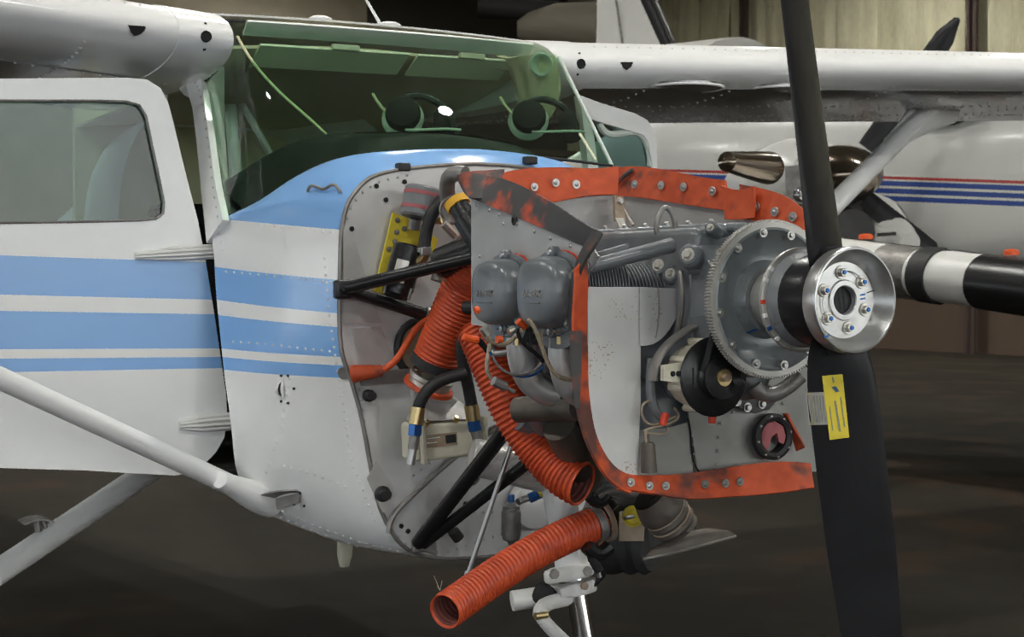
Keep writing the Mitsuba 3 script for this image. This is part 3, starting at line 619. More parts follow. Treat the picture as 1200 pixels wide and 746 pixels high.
# rocker covers
def rocker(cx, cy, hw, hh, yb):
    c = S(cx, cy, yb); rows = []
    th = np.linspace(0, 2 * PI, 44, endpoint=False)
    sup = lambda v, e: np.sign(v) * np.abs(v) ** e
    ux, uz = sup(np.cos(th), .72), sup(np.sin(th), .72)
    for s, o in ((.90, 0), (.985, -.002), (1.0, -.010), (.985, -.026), (.95, -.040), (.86, -.050), (.70, -.056), (.45, -.060), (.2, -.0615), (0.001, -.062)):
        rows.append(np.stack([c[0] + hw * s * ux, np.full(44, c[1] + o), c[2] + hh * s * uz * (1 - .04 * (s > .9))], 1))
    g = np.array(rows); m = grid_mesh(np.concatenate([g, g[:, :1]], 1))
    k = add(EN, 'rocker_cover', m, 'engine_grey', 60, label='rounded grey rocker cover with raised lettering')
    fl = [c + V(hw * 1.10 * a, 0, hh * 1.10 * b) for a, b in zip(sup(np.cos(th), .75), sup(np.sin(th), .75))]
    add(k, 'flange', plate([p + V(0, .004, 0) for p in fl], .008), 'engine_grey', False)
    add(k, 'gasket', plate([c + (p - c) * 1.015 + V(0, .011, 0) for p in fl], .005), 'red_boot', False)
    for a in (.32, 1.57, 2.8, 3.9, 4.712, 5.5):
        d = V(hw * 1.03 * math.copysign(abs(math.cos(a)) ** .8, math.cos(a)), -.002, hh * 1.06 * math.copysign(abs(math.sin(a)) ** .8, math.sin(a)))
        add(k, 'lug', lathe([(.013, .008), (.013, -.008), (.010, -.010), (0, -.010)], c + d, (0, 1, 0), 14), 'engine_grey')
        add(k, 'screw', lathe([(.008, 0), (.007, -.005), (0, -.006)], c + d + V(0, -.010, 0), (0, 1, 0), 12), 'steel')
    t = meshkit.text_mesh('MARK', .014, .003, True)
    t.apply_transform(basis(V(1.35, 0, 0), V(0, 0, 1), V(0, -1, 0), c + V(-.030, -.0600, -.010)))
    add(k, 'lettering', t, 'dull_metal', False)
    t = rbox((.07, .003, .004), .001, c + V(.005, -.0605, -.022)); add(k, 'lettering', t, 'engine_grey')
RY = -.335
rocker(594, 342, .088, .078, RY)
rocker(650, 342, .090, .080, RY)
# starboard baffle: two grey panels with a seam
BY = -.31
BAF = add(EN, 'side_baffle', plate([S(a, b, BY) for a, b in ((553, 231), (600, 252), (634, 333), (634, 392), (553, 380))], .004), 'grey_sheet', False, label='grey sheet metal baffle beside the cylinders')
add(BAF, 'panel', plate([S(a, b, BY - .006) for a, b in ((599, 252), (694, 288), (702, 300), (686, 330), (676, 392), (630, 392), (634, 334))], .004), 'grey_sheet', False)
rv = [S(a, b, BY - .009) for a, b in ((558, 240), (573, 246), (585, 251), (590, 262), (606, 262), (626, 271), (645, 279), (668, 288), (690, 300), (562, 300), (560, 330))]
for p in rv: add(BAF, 'rivet', dome(p, (0, -1, 0), .005), 'steel', 40)
add(BAF, 'edge_grommet', lathe([(.010, 0), (.012, -.004), (.006, -.006), (.005, 0)], S(604, 258, BY - .008), (0, 1, 0), 16), 'black_rubber')
for a, b in ((604, 260), (606, 270)): pass
# worn seal along its top
sl = add(BAF, 'rubber_seal', ruled([S(548, 204, BY + .02), S(583, 208, BY + .02), S(640, 233, BY), S(700, 269, BY - .02)], [S(553, 232, BY - .01), S(600, 252, BY - .012), S(645, 271, BY - .012), S(690, 291, BY - .012)], .006, 40, 6, bulge=.002, wave=.014, seed=2), 'seal_worn', 40, label='soot blackened orange seal strip')
add(BAF, 'seal_corner', ruled([Q(536, 205, .50), Q(560, 200, .52), Q(590, 200, .52)], [Q(541, 220, .50), Q(556, 233, .56), Q(585, 226, .56)], .005, 16, 5, wave=.02, seed=9), 'seal_worn', 40)
# dark curled end where the side seal meets the front strip
add(BAF, 'seal_end', ruled([S(697, 268, BY - .02), S(684, 290, BY - .03), S(672, 320, BY - .04), S(667, 360, BY - .04), S(668, 395, BY - .04)], [S(706, 273, BY - .02), S(695, 292, BY - .04), S(683, 312, BY - .05), S(676, 345, BY - .05), S(675, 395, BY - .05)], .006, 20, 3), 'seal_dark', 40)
# rear baffle and port baffle
XR, PY = .42, .31
RB = add(EN, 'rear_baffle', plate([Q(a, b, XR) for a, b in ((585, 212), (722, 222), (722, 300), (585, 300))], .004), 'grey_sheet', False)
add(RB, 'rubber_seal', ruled([Q(583, 205, XR), Q(620, 197, XR), Q(655, 196, XR), Q(724, 195, XR)], [Q(590, 240, XR + .03), Q(625, 241, XR + .02), Q(655, 236, XR + .02), Q(724, 228, XR + .02)], .006, 20, 4, wave=.012, seed=4), 'seal_orange', 40)
for a, b in ((651, 214), (626, 219)): add(RB, 'rivet', join(lathe([(.011, 0), (.010, .003), (0, .003)], Q(a, b, XR + .024), X1, 14), dome(Q(a, b, XR + .027), X1, .006)), 'steel', 40)
PB = add(EN, 'port_baffle', plate([S(a, b, PY) for a, b in ((722, 222), (850, 232), (952, 262), (952, 320), (850, 300), (722, 300))], .004), 'grey_sheet', False, label='grey sheet baffle on the far side of the engine')
add(PB, 'rubber_seal', ruled([S(718, 198, PY), S(741, 195, PY), S(800, 203, PY), S(850, 211, PY)], [S(719, 229, PY - .01), S(745, 231, PY - .015), S(800, 239, PY - .015), S(856, 247, PY - .015)], .006, 22, 4, wave=.014, seed=5), 'seal_orange', 40)
add(PB, 'rubber_seal', ruled([S(868, 216, PY), S(905, 224, PY), S(930, 236, PY), S(950, 256, PY)], [S(866, 254, PY - .01), S(905, 262, PY - .012), S(930, 267, PY - .012), S(950, 275, PY - .01)], .006, 14, 4, wave=.014, seed=6), 'seal_orange', 40)
add(PB, 'seal_patch', ruled([S(846, 217, PY - .03), S(870, 222, PY - .03), S(884, 218, PY - .03)], [S(851, 257, PY - .035), S(868, 257, PY - .035), S(884, 255, PY - .03)], .006, 10, 4, wave=.01, seed=8), 'seal_orange', 40, label='overlapping patch of orange seal')
add(PB, 'seal_crease', tube([S(741, 199, PY - .012), S(732, 206, PY - .02), S(722, 216, PY - .022)], .006, 8), 'seal_worn')
for a, b in ((675, 216), (685, 214)): pass
for a, b, y in ((675, 216, None), (744, 216, PY - .016), (775, 217, PY - .016), (801, 219, PY - .016), (835, 224, PY - .016), (886, 242, PY - .016), (908, 248, PY - .016), (929, 254, PY - .016)):
    c = S(a, b, y) if y else Q(a, b, XR + .02); nn = V(.2, -1, 0) if y else X1
    add(PB if y else RB, 'rivet', join(lathe([(.012, 0), (.011, .003), (0, .003)], c, nn, 14), dome(c + nn * .003, nn, .006)), 'steel', 40)
# bracket with strap on the rear corner
bk = [Q(719, 230, XR + .05), Q(730, 231, XR + .05), Q(732, 260, XR + .08), Q(720, 258, XR + .08)]
add(PB, 'bracket', plate(bk, .008), 'rust', False)
add(PB, 'bracket', plate([Q(721, 256, XR + .09), Q(730, 256, XR + .09), Q(736, 273, XR + .12), Q(729, 275, XR + .12)], .006), 'zinc', False)
add(PB, 'bolt', bolt(Q(726, 236, XR + .06), X1, .007, .01), 'steel', False)
add(PB, 'stay', rod(Q(731, 245, XR + .06), Q(742, 264, XR + .1), .004, 8), 'zinc')
# front baffle: plate in front of the cylinders
XF = 1.045
FB = add(EN, 'front_baffle', plate([Q(a, b, XF) for a, b in ((688, 336), (750, 336), (750, 470), (746, 556), (716, 556), (694, 530), (688, 480))], .005), 'baffle_sheet', False, label='pale sheet baffle in front of the cylinder')
cw = [[Q(750 + 43 * u, (336 + 2 * u) * (1 - t) + (405 - 36 * u ** 2.6) * t, XF + .008 - .012 * u ** 2) for t in np.linspace(0, 1, 6)] for u in np.linspace(0, 1, 10)]
add(FB, 'curved_panel', sheet(np.array(cw), .004), 'baffle_sheet', 40)
add(FB, 'panel_seam', tube([Q(750, 337, XF + .003), Q(751, 400, XF + .003)], .0022, 6), 'dull_metal')
for zz in (364, 380):
    pass
add(FB, 'crease', tube([Q(771, 338, XF + .008), Q(772, 365, XF + .008), Q(768, 396, XF + .008)], .0018, 6), 'dull_metal')
# orange strips of the front baffle
add(FB, 'rubber_seal', ruled([Q(673, 316, XF + .03), Q(672, 380, XF + .03), Q(674, 450, XF + .03), Q(682, 505, XF + .03), Q(700, 545, XF + .03), Q(738, 578, XF + .03)],
    [Q(688, 300, XF + .012), Q(687, 380, XF + .012), Q(689, 450, XF + .012), Q(697, 505, XF + .012), Q(714, 540, XF + .012), Q(742, 557, XF + .012)], .006, 40, 4, wave=.008, seed=11), 'seal_orange', 40)
add(FB, 'tape', ruled([Q(668, 388, XF + .036), Q(669, 420, XF + .036), Q(674, 478, XF + .036)], [Q(681, 388, XF + .034), Q(681, 415, XF + .034), Q(678, 480, XF + .034)], .004, 10, 3), 'seal_worn', 40, label='black tape on the seal')
LB = add(EN, 'lower_baffle', plate([Q(a, b, XF - .03) for a, b in ((744, 504), (782, 501), (806, 494), (812, 556), (745, 557))], .004), 'stained_sheet', False, label='stained metal baffle under the engine')
add(LB, 'panel', plate([Q(a, b, XF - .036) for a, b in ((804, 470), (862, 466), (930, 430), (958, 430), (958, 552), (818, 556))], .004), 'stained_sheet', False)
rv = along([Q(845, 488, XF - .03), Q(840, 552, XF - .03)], .03); rivets(LB, np.vstack([rv, along([Q(810, 505, XF - .03), Q(814, 550, XF - .03)], .02), along([Q(852, 484, XF - .03), Q(930, 470, XF - .03)], .035)]), X1, .0035)
add(LB, 'crack', tube([Q(806, 490, XF - .026), Q(810, 520, XF - .026), Q(813, 540, XF - .026), Q(819, 552, XF - .026)], .002, 6), 'dark')
add(LB, 'rubber_seal', ruled([Q(727, 556, XF + .0), Q(760, 558, XF), Q(800, 556, XF), Q(860, 547, XF), Q(920, 541, XF), Q(950, 543, XF)],
    [Q(724, 572, XF + .03), Q(760, 578, XF + .03), Q(800, 584, XF + .03), Q(860, 582, XF + .03), Q(915, 577, XF + .03), Q(954, 571, XF + .03)], .006, 40, 4, wave=.012, seed=12), 'seal_orange', 40)
for a, b, m_ in ((761, 569, 'steel'), (780, 569, 'steel'), (739, 565, 'steel'), (826, 567, 'dull_metal'), (850, 566, 'dull_metal'), (867, 564, 'dull_metal')):
    add(LB, 'rivet', join(lathe([(.010, 0), (.009, .003), (0, .003)], Q(a, b, XF + .026), X1, 14), dome(Q(a, b, XF + .029), X1, .005)), m_, 40)
# tall orange rags of seal by the duct
add(LB, 'seal_scrap', ruled([Q(918, 484, XF - .02), Q(928, 505, XF - .02), Q(934, 528, XF - .02)], [Q(924, 484, XF), Q(936, 510, XF), Q(943, 524, XF)], .005, 10, 3, wave=.02, seed=3), 'seal_orange', 40)
# black flange with bolts, duct flange with pink plug
XD = XF - .02
fl = [Q(858, 470, XD), Q(866, 478, XD), Q(884, 484, XD), Q(900, 479, XD), Q(911, 466, XD), Q(908, 456, XD), Q(890, 452, XD), Q(868, 456, XD)]
BF = add(EN, 'pump_flange', plate(fl, .012), 'black_paint', False)
for a, b in ((864, 470), (876, 477), (893, 473)): add(BF, 'bolt', bolt(Q(a, b, XD + .007), X1, .0075, .008), 'steel', False)
add(BF, 'cover', plate([Q(866, 458, XD + .02), Q(880, 444, XD + .03), Q(897, 447, XD + .03), Q(911, 462, XD + .02), Q(872, 468, XD + .02)], .02), 'dull_metal', False)
dc = Q(903, 511, XD)
DF = add(EN, 'duct_flange', join(lathe([(.036, 0), (.052, 0), (.052, .014), (.044, .018), (.036, .014), (.036, 0)], dc, X1, 36)), 'black_rubber', 30, label='black round duct flange')
for k in range(8):
    a = k * PI / 4 + .2; add(DF, 'rivet', dome(dc + V(.016, .046 * math.cos(a), .046 * math.sin(a)), X1, .004), 'steel', 40)
add(DF, 'lining', lathe([(.037, .012), (.035, -.05), (0, -.05)], dc, X1, 30), 'dark')
pk = [dc + V(.006, y, z) for y, z in ((-.034, .012), (-.02, .03), (.006, .034), (.028, .022), (.035, 0), (.030, -.018), (.016, -.012), (.010, .008), (-.004, .0), (-.016, -.03), (-.030, -.016))]
add(DF, 'plug', plate(pk, .008), 'pink_cloth', False, label='pink cloth stuffed in the duct')
# tail of the case below the ring
add(EN, 'oil_pipe', tube([Q(884, 452, 1.12), Q(900, 462, 1.13), Q(920, 455, 1.14), Q(938, 440, 1.15)], .017, 14), 'dull_metal')
# spare metal can under the sheet, wire loops and boots near the alternator
add(EN, 'metal_can', lathe([(0, -.029), (.017, -.029), (.015, .029), (.012, .034), (.004, .034), (.004, .05), (0, .05)], Q(760, 537, XF + .02), (0, -.06, 1), 20), 'soot_metal')
for pts in ([(768, 470), (752, 482), (758, 495), (778, 494), (792, 488)], [(790, 478), (770, 500), (756, 505), (765, 508), (782, 500)], [(757, 503), (757, 515), (760, 524)]):
    add(EN, 'wire', tube([Q(a, b, XF + .02) for a, b in pts], .0028, 6), 'tan_wire')
for c, d in (((780, 484), (776, 498)), ((835, 487), (834, 496))): add(EN, 'terminal_boot', rod(Q(*c, 1.09), Q(*d, 1.09), .009, 10, .007), 'red_boot')

# ------------------------------------------------------------------ starter ring and flywheel
XG = 1.237
nt = 149; ro, ri = .1640, .1585
a = np.arange(nt * 4) * 2 * PI / (nt * 4); rr = np.tile([ri, ro, ro, ri], nt)
gear = sg.Polygon(np.c_[rr * np.cos(a), rr * np.sin(a)], [np.c_[.146 * np.cos(a[::8]), .146 * np.sin(a[::8])]])
gm = trimesh.creation.extrude_polygon(gear, .016, engine='earcut')
gm.vertices = np.c_[gm.vertices[:, 2] + XG - .008, gm.vertices[:, 0], gm.vertices[:, 1] + 1.258]
GR = add(EN, 'ring_gear', gm, 'ring_metal', False, label='toothed starter ring gear')
FLY = add(EN, 'flywheel', lathe([(.120, -.03), (.147, -.022), (.148, .008), (.143, .009), (.138, .002), (.118, -.012), (.100, -.020), (.082, -.020), (.076, -.004), (.070, .004), (.0, .004)], V(XG, 0, 1.258), X1, 72), 'flywheel_grey', 35, label='dished grey flywheel')
for k in range(12):
    t_ = k * 2 * PI / 12 + .2; c = V(XG + .006, .139 * math.cos(t_), 1.258 + .139 * math.sin(t_))
    add(FLY, 'bolt', join(lathe([(.011, -.01), (.010, .003), (0, .003)], c, X1, 12), hexbolt(c + V(.003, 0, 0), X1, .0055, .005)), 'steel', False)
mk = V(XG - .012, -.095, 1.258 - .035)
add(FLY, 'blue_mark', ruled([Q(876, 389, XG + .0), Q(888, 384, XG + .0)], [Q(876, 391, XG + .0), Q(888, 386.5, XG + .0)], .003, 4, 2), 'fitting_blue')
# alternator
XA = 1.15
ac = Q(836, 441, XA); bc = ac + V(-.075, 0, 0)
AL = add(EN, 'alternator', join(lathe([(0, -.02), (.052, -.02), (.066, 0), (.072, .03), (.072, .062), (.078, .064), (.078, .072), (.06, .076), (0, .076)], bc, X1, 36)), 'cream', 30, label='cream coloured alternator')
for k in range(8):
    t_ = k * PI / 4 + .3; add(AL, 'lug', rbox((.05, .014, .018), .004, bc + V(.045, .074 * math.cos(t_), .074 * math.sin(t_)), X1, (0, -math.sin(t_), math.cos(t_))), 'cream')
add(AL, 'fan', lathe([(.0, -.004), (.082, -.004), (.084, .002), (.078, .006), (.045, .012), (.042, .006), (0, .006)], ac, X1, 44), 'black_paint', 30)
add(AL, 'pulley', lathe([(.0, .0), (.046, .008), (.046, .014), (.036, .020), (.036, .024), (.046, .030), (.046, .034), (.022, .036), (0, .036)], ac, X1, 36), 'black_paint', 30)
add(AL, 'washer', lathe([(.018, .034), (.018, .040), (0, .040)], ac, X1, 20), 'brass')
add(AL, 'pulley_bolt', lathe([(.009, .04), (.009, .05), (0, .05)], ac, X1, 6), 'rust', False)
add(AL, 'belt', join(ruled([ac + V(.018, -.040, .014), Q(838, 380, XG - .045)], [ac + V(.026, -.042, .014), Q(838, 380, XG - .037)], .010, 6, 2), rod(ac + V(.022, .018, -.038), Q(872, 447, XG - .03), .0065, 8)), 'black_rubber', 30)
add(AL, 'slot', rod(ac + V(.008, -.058, -.02), ac + V(.008, -.058, .02), .003, 6), 'dark')
ear = [bc + V(.062, y, z) for y, z in ((-.075, .03), (-.12, .026), (-.12, -.006), (-.080, -.010), (-.072, -.03))]
add(AL, 'mounting_ear', plate(ear, .012), 'cream', False)
for y in (-.098, -.084): add(AL, 'bolt', bolt(bc + V(.069, y, .008), X1, .004, .005), 'dark', False)
arc = [(765, 446), (767, 430), (776, 411), (792, 395), (811, 383), (828, 376)]
ca = curve([Q(a_, b_, 1.10) for a_, b_ in arc], 26)
add(EN, 'alternator_bracket', sweep(ca, .017, 10, True, (.35, 1.0)), 'dull_metal', label='curved grey alternator adjusting strap')
add(EN, 'alternator_bracket', tube([Q(764, 420, 1.06), Q(762, 450, 1.06), Q(768, 480, 1.06), Q(780, 492, 1.06)], .010, 10), 'fin_grey')

# ------------------------------------------------------------------ propeller
PR = thing('propeller', 'black two blade propeller with a polished hub on the engine', 'propeller')
XP = 1.423; ROT = math.radians(9.2)
BUP = V(0, -math.sin(ROT), math.cos(ROT))
prof = np.array([(-.5, 0), (-.47, .022), (-.38, .046), (-.2, .062), (0, .062), (.25, .045), (.42, .018), (.5, 0), (.42, -.010), (.2, -.022), (-.1, -.028), (-.38, -.022), (-.47, -.012)])
def blade_sections(up):
    t_ = np.cross(up, X1)          # turning direction: the leading edge
    secs = []
    for r, c, b, k in ((.06, .100, 10, 1.1), (.085, .116, 14, 1.2), (.11, .128, 18, 1.4), (.16, .138, 22, 1.2), (.24, .141, 24.5, 1.0), (.36, .141, 26, .9), (.50, .138, 27, .8), (.65, .126, 26, .7), (.80, .115, 18, .62), (.90, .096, 17, .55), (.95, .066, 16, .5), (.965, .03, 16, .5)):
        b = math.radians(b); ch = -t_ * math.cos(b) + X1 * math.sin(b); th = np.cross(ch, up); th = th if th[0] > 0 else -th
        secs.append(V(XP, 0, 1.258) + up * r + prof[:, :1] * -c * ch + prof[:, 1:] * c * k * th)
    return np.array(secs)
for s in (1, -1):
    SB = blade_sections(BUP * s); bl = add(PR, 'blade', solid_loft(SB), 'prop_black', 50)
    if s < 0: LOW = SB; LOWK = bl
# stickers follow the forward face of the lower blade
def blade_patch(px, off=.0012, n=(5, 9)):
    """px: four corners in the photograph (tl, tr, br, bl) laid on the face of the lower blade."""
    tm = solid_loft(LOW)
    tl, tr_, br, bl_ = [np.array(q, float) for q in px]
    u, v = np.meshgrid(np.linspace(0, 1, n[0]), np.linspace(0, 1, n[1]))
    pp = (tl * (1 - u[..., None]) + tr_ * u[..., None]) * (1 - v[..., None]) + (bl_ * (1 - u[..., None]) + br * u[..., None]) * v[..., None]
    tri = tm.triangles; e1, e2 = tri[:, 1] - tri[:, 0], tri[:, 2] - tri[:, 0]
    out = np.zeros(pp.shape[:2] + (3,))
    for i in range(pp.shape[0]):
        for j in range(pp.shape[1]):
            d = ray(*pp[i, j]); h = np.cross(d, e2); a = np.einsum('ij,ij->i', e1, h); a = np.where(abs(a) < 1e-12, 1e-12, a)
            s_ = EYE - tri[:, 0]; uu = np.einsum('ij,ij->i', s_, h) / a; q = np.cross(s_, e1); vv = (q @ d) / a; tt = np.einsum('ij,ij->i', e2, q) / a
            ok = (uu >= -1e-6) & (vv >= -1e-6) & (uu + vv <= 1 + 1e-6) & (tt > 0)
            out[i, j] = EYE + d * (tt[ok].min() if ok.any() else 2.9)
    g = out; nn = np.cross(np.gradient(g, axis=0), np.gradient(g, axis=1)); nn /= np.linalg.norm(nn, axis=2, keepdims=True) + 1e-12
    if (nn * (EYE - g)).sum() < 0: nn = -nn
    return g + nn * off
add(LOWK, 'data_sticker', sheet(blade_patch([(944, 460), (966, 459), (971, 497), (948, 498)]), .0008), 'zinc', 40, label='small silver data sticker')
YS = add(LOWK, 'yellow_sticker', sheet(blade_patch([(963, 440), (987, 438), (995, 512), (972, 515)], .0022), .0008), 'yellow', 40, label='long bright yellow sticker')
def ink(px, off, m, nm): add(LOWK, nm, sheet(blade_patch(px, off, (3, 3)), .0004), m, 40)
mat('ink_blue', (0.05, 0.10, 0.22), 0.6); mat('ink_grey', (0.22, 0.22, 0.2), 0.6)
ink([(974, 453), (979, 452), (983, 458), (979, 459)], .0032, 'ink_blue', 'emblem_mark')
for q in ([(974.5, 441), (976, 441), (977, 448), (975.5, 448)], [(977, 469), (979, 469), (985, 505), (983, 505)], [(984, 465), (985.2, 465), (990, 500), (988.8, 500)], [(971, 476), (972, 476), (976, 504), (975, 504)]):
    ink(q, .0032, 'ink_grey', 'print_line')
for k in range(6): ink([(946 + k * 3.4, 463), (947.4 + k * 3.4, 463), (951 + k * 3.4, 494), (949.6 + k * 3.4, 494)], .0022, 'ink_grey', 'print_line')
# timing disc, back plate, hub
C0 = V(0, 0, 1.258)
TD = add(PR, 'timing_disc', lathe([(0, 1.243), (.060, 1.243), (.060, 1.325), (.101, 1.326), (.105, 1.330), (.105, 1.339), (.098, 1.342), (0, 1.342)], C0, X1, 60), 'ring_metal', 30, label='bright disc with coloured timing marks on its rim')
for ang_, m_ in ((3.18, 'red_boot'), (3.72, 'fitting_blue'), (2.75, 'white_paint'), (3.45, 'white_paint'), (4.0, 'white_paint'), (2.5, 'white_paint')):
    u = V(0, math.cos(ang_), math.sin(ang_)); w = np.cross(X1, u); c = C0 + X1 * 1.339 + u * .1015
    add(TD, 'mark', plate([c + u * .0045 + w * .004, c - u * .0045 + w * .004, c - u * .0045 - w * .004, c + u * .0045 - w * .004], .006), m_, False)
add(PR, 'back_plate', lathe([(0, 1.342), (.096, 1.342), (.096, 1.348), (.093, 1.356), (.088, 1.368), (0, 1.368)], C0, X1, 60), 'fin_grey', 30)
add(PR, 'hub', join(lathe([(0, 1.362), (.086, 1.362), (.090, 1.372), (.090, 1.43), (.078, 1.452), (0, 1.452)], C0, X1, 40), rod(V(XP, 0, 1.258) + BUP * -.105, V(XP, 0, 1.258) + BUP * .105, .030, 24)), 'prop_black', 35)
CP = add(PR, 'hub_cap', lathe([(.07, 1.448), (.094, 1.450), (.101, 1.458), (.1035, 1.474), (.1035, 1.490), (.101, 1.4945), (.0975, 1.495), (.0945, 1.492), (.083, 1.474), (.0765, 1.462), (.074, 1.460), (.040, 1.460), (.038, 1.464), (.029, 1.464), (.027, 1.462), (.026, 1.42), (0, 1.42)], C0, X1, 72), 'hub_metal', 28, label='polished round hub plate with safety wired bolts')
add(CP, 'bore', lathe([(.0262, 1.4615), (.0255, 1.425), (0, 1.425)], C0, X1, 36), 'fin_grey')
hb_ = []
for k in range(6):
    t_ = math.radians(-20 + 60 * k); c = C0 + V(1.460, .0545 * math.cos(t_), .0545 * math.sin(t_)); hb_.append(c)
    b_ = add(CP, 'bolt', join(lathe([(.0135, 0), (.0125, .003), (0, .003)], c, X1, 18), hexbolt(c + V(.003, 0, 0), X1, .0088, .009)), 'zinc', False)
    add(CP, 'bolt_head', lathe([(.0048, .0122), (.004, .0145), (0, .0145)], c, X1, 12), 'fitting_blue')
for i, j in ((1, 2), (3, 4)): add(CP, 'safety_wire', tube([hb_[i] + V(.008, 0, 0), (hb_[i] + hb_[j]) / 2 + V(.004, 0, 0) + unit(hb_[i] + hb_[j] - 2 * C0 - V(2.92, 0, 0)) * .01, hb_[j] + V(.008, 0, 0)], .0011, 6), 'steel')
for y0, dz in ((.044, .010), (.044, .002)):
    add(CP, 'blue_mark', rbox((.001, .018, .003), .0004, C0 + V(1.4612, y0, dz), X1, (0, 1, .15)), 'fitting_blue')
add(CP, 'blue_mark', rbox((.002, .012, .004), .0004, C0 + V(1.4945, -.072, -.068), X1, (0, 1, .3)), 'fitting_blue')
add(CP, 'scribe_line', tube([C0 + V(1.4615, .058, .014), C0 + V(1.464, .077, .019), C0 + V(1.482, .089, .021), C0 + V(1.4945, .097, .022)], .0009, 6), 'dark')

# ------------------------------------------------------------------ loose orange ducts
def duct(label, pts, r, pitch=.0125, wall=.90, open_end=True, open_start=False):
    k = thing('duct_hose', label, 'hose', None)
    p0_ = curve(pts, 200); L = np.r_[0, np.cumsum(np.linalg.norm(np.diff(p0_, axis=0), axis=1))]
    n = int(L[-1] / pitch * 6); s = np.linspace(0, L[-1], n); p = np.stack([np.interp(s, L, p0_[:, i]) for i in range(3)], 1)
    p = CubicSpline(L, p0_)(s)
    sides = 30; t, A, B = frames(p); th = np.arange(sides) * 2 * PI / sides
    ph = s[:, None] / pitch * 2 * PI + th[None]          # a helical rib
    rr_ = r * (1 + .055 * np.cos(ph) + .02 * np.cos(2 * ph)) * (1 + .02 * (meshkit.noise(np.stack([s[:, None] * 14 + 0 * th, np.cos(th)[None] * 1.5 + 0 * s[:, None], np.sin(th)[None] * 1.5 + 0 * s[:, None]], -1), 5) - .5))
    v = p[:, None] + rr_[..., None] * (np.cos(th)[None, :, None] * A[:, None] + np.sin(th)[None, :, None] * B[:, None])
    vi = p[:, None] + (r * wall * (1 + .03 * np.cos(ph)))[..., None] * (np.cos(th)[None, :, None] * A[:, None] + np.sin(th)[None, :, None] * B[:, None])
    def grid_closed(g): return grid_mesh(np.concatenate([g, g[:, :1]], 1))
    mouth = np.stack([v[-1], p[-1] + t[-1] * .004 + (v[-1] - p[-1]) * 1.03, p[-1] + t[-1] * .004 + (v[-1] - p[-1]) * .97, vi[-1]], 0)
    add(k, 'wall', join(grid_closed(v), grid_closed(mouth)), 'hose_orange', 60)
    depth = min(n - 1, 60)
    add(k, 'lining', join(grid_closed(vi[-depth:]), lathe([(r * wall, 0), (0, 0)], p[-depth], t[-depth], 24)), 'hose_inside', 60)
    wr_ = np.stack([np.interp(np.arange(0, n, 1), np.arange(n), p[:, i]) for i in range(3)], 1)
    hel = p + r * 1.05 * (np.cos(s / pitch * 2 * PI)[:, None] * A - np.sin(s / pitch * 2 * PI)[:, None] * B)
    return k, p, t
dA, pA, tA = duct('upper orange corrugated duct rising from the oil cooler to behind the grey baffle', [Q(508, 428, .16), Q(524, 388, .20), Q(545, 338, .26), Q(566, 290, .33), Q(584, 250, .38)], .058)
add(dA, 'clamp', lathe([(.060, -.012), (.064, -.012), (.064, .012), (.060, .012)], pA[4], tA[4], 32), 'black_rubber')
duct('middle orange corrugated duct with its open mouth above the white nose strut', [Q(560, 384, .44), Q(570, 408, .47), Q(585, 445, .51), Q(607, 491, .55), Q(633, 527, .59), Q(658, 552, .64), Q(682, 567, .69)], .0515)
dC, pC, tC = duct('lowest orange corrugated duct crossing in front of the nose strut', [Q(705, 611, .55), Q(672, 624, .55), Q(620, 650, .565), Q(570, 682, .595), Q(523, 715, .645)], .0405)
add(dC, 'clamp', lathe([(.042, -.010), (.046, -.010), (.046, .010), (.042, .010)], pC[8], tC[8], 32), 'dull_metal')
add(dC, 'end_ring', lathe([(.044, -.016), (.053, -.014), (.053, -.004), (.044, -.002)], pC[0], tC[0], 32), 'rust')
for d_ in ((-.03, .02, .015), (-.02, -.005, .03), (-.035, .01, .004)):
    q = pC[-4] + V(0, -.02, .045); add(dC, 'loose_thread', tube([q, q + V(*d_) * .6, q + V(*d_)], .0008, 5), 'tan_wire')

# ------------------------------------------------------------------ equipment on the firewall
# oil cooler with its duct
oc = Q(520, 513, .115)
OC = add(AP, 'oil_cooler', rbox((.12, .165, .095), .010, oc, (1, 0, 0), (.0, 1, .05)), 'cream', 40, label='cream oil cooler box with a data plate')
for y in (-.092, .092): add(OC, 'end_tank', join(rbox((.09, .026, .098), .010, oc + V(.0, y, y * .05), (1, 0, 0), (0, 1, .05)), rbox((.02, .012, .108), .003, oc + V(.062, y * .97, y * .05), (1, 0, 0), (0, 1, .05))), 'cream', 40)
dpq = [Q(497, 510, .178), Q(535, 506, .178), Q(536, 521, .178), Q(497, 525, .178)]
PL = add(OC, 'data_plate', plate(dpq, .002), 'rust', False, label='dark data plate')
add(OC, 'data_mark', plate([Q(522, 510, .180), Q(534, 508.5, .180), Q(534.5, 518, .180), Q(523, 519.5, .180)], .002), 'dark', False)
for a, b, c, d in ((500, 514, 516, 512), (500, 519, 512, 518), (525, 513, 532, 512), (525, 516, 532, 515)): add(OC, 'print_line', rod(Q(a, b, .1795), Q(c, d, .1795), .0012, 5), 'white_paint')
for a, b in ((500, 497), (534, 492)): add(OC, 'bolt', bolt(Q(a, b, .165), (.6, 0, .8), .007, .012), 'brass', False)
ring1 = circle(Q(503, 452, .13), unit(pA[0] - pA[10]), .056, 32)
rect = []
for k in range(32):
    d = ring1[k] - ring1.mean(0); a_ = math.atan2(d[2], d[1]); sx, sz = math.cos(a_), math.sin(a_); m_ = max(abs(sx), abs(sz)); rect.append(oc + V(.055 * sz / m_ + .0, .095 * sx / m_, .052))
CD = add(AP, 'cooler_duct', sheet(np.array([[a_ * (1 - t) + b_ * t for a_, b_ in zip(list(ring1) + [ring1[0]], rect + [rect[0]])] for t in np.linspace(0, 1, 6)]), .003), 'aluminium', 40, label='bare metal duct flaring down to the oil cooler')
nA = unit(pA[10] - pA[0])
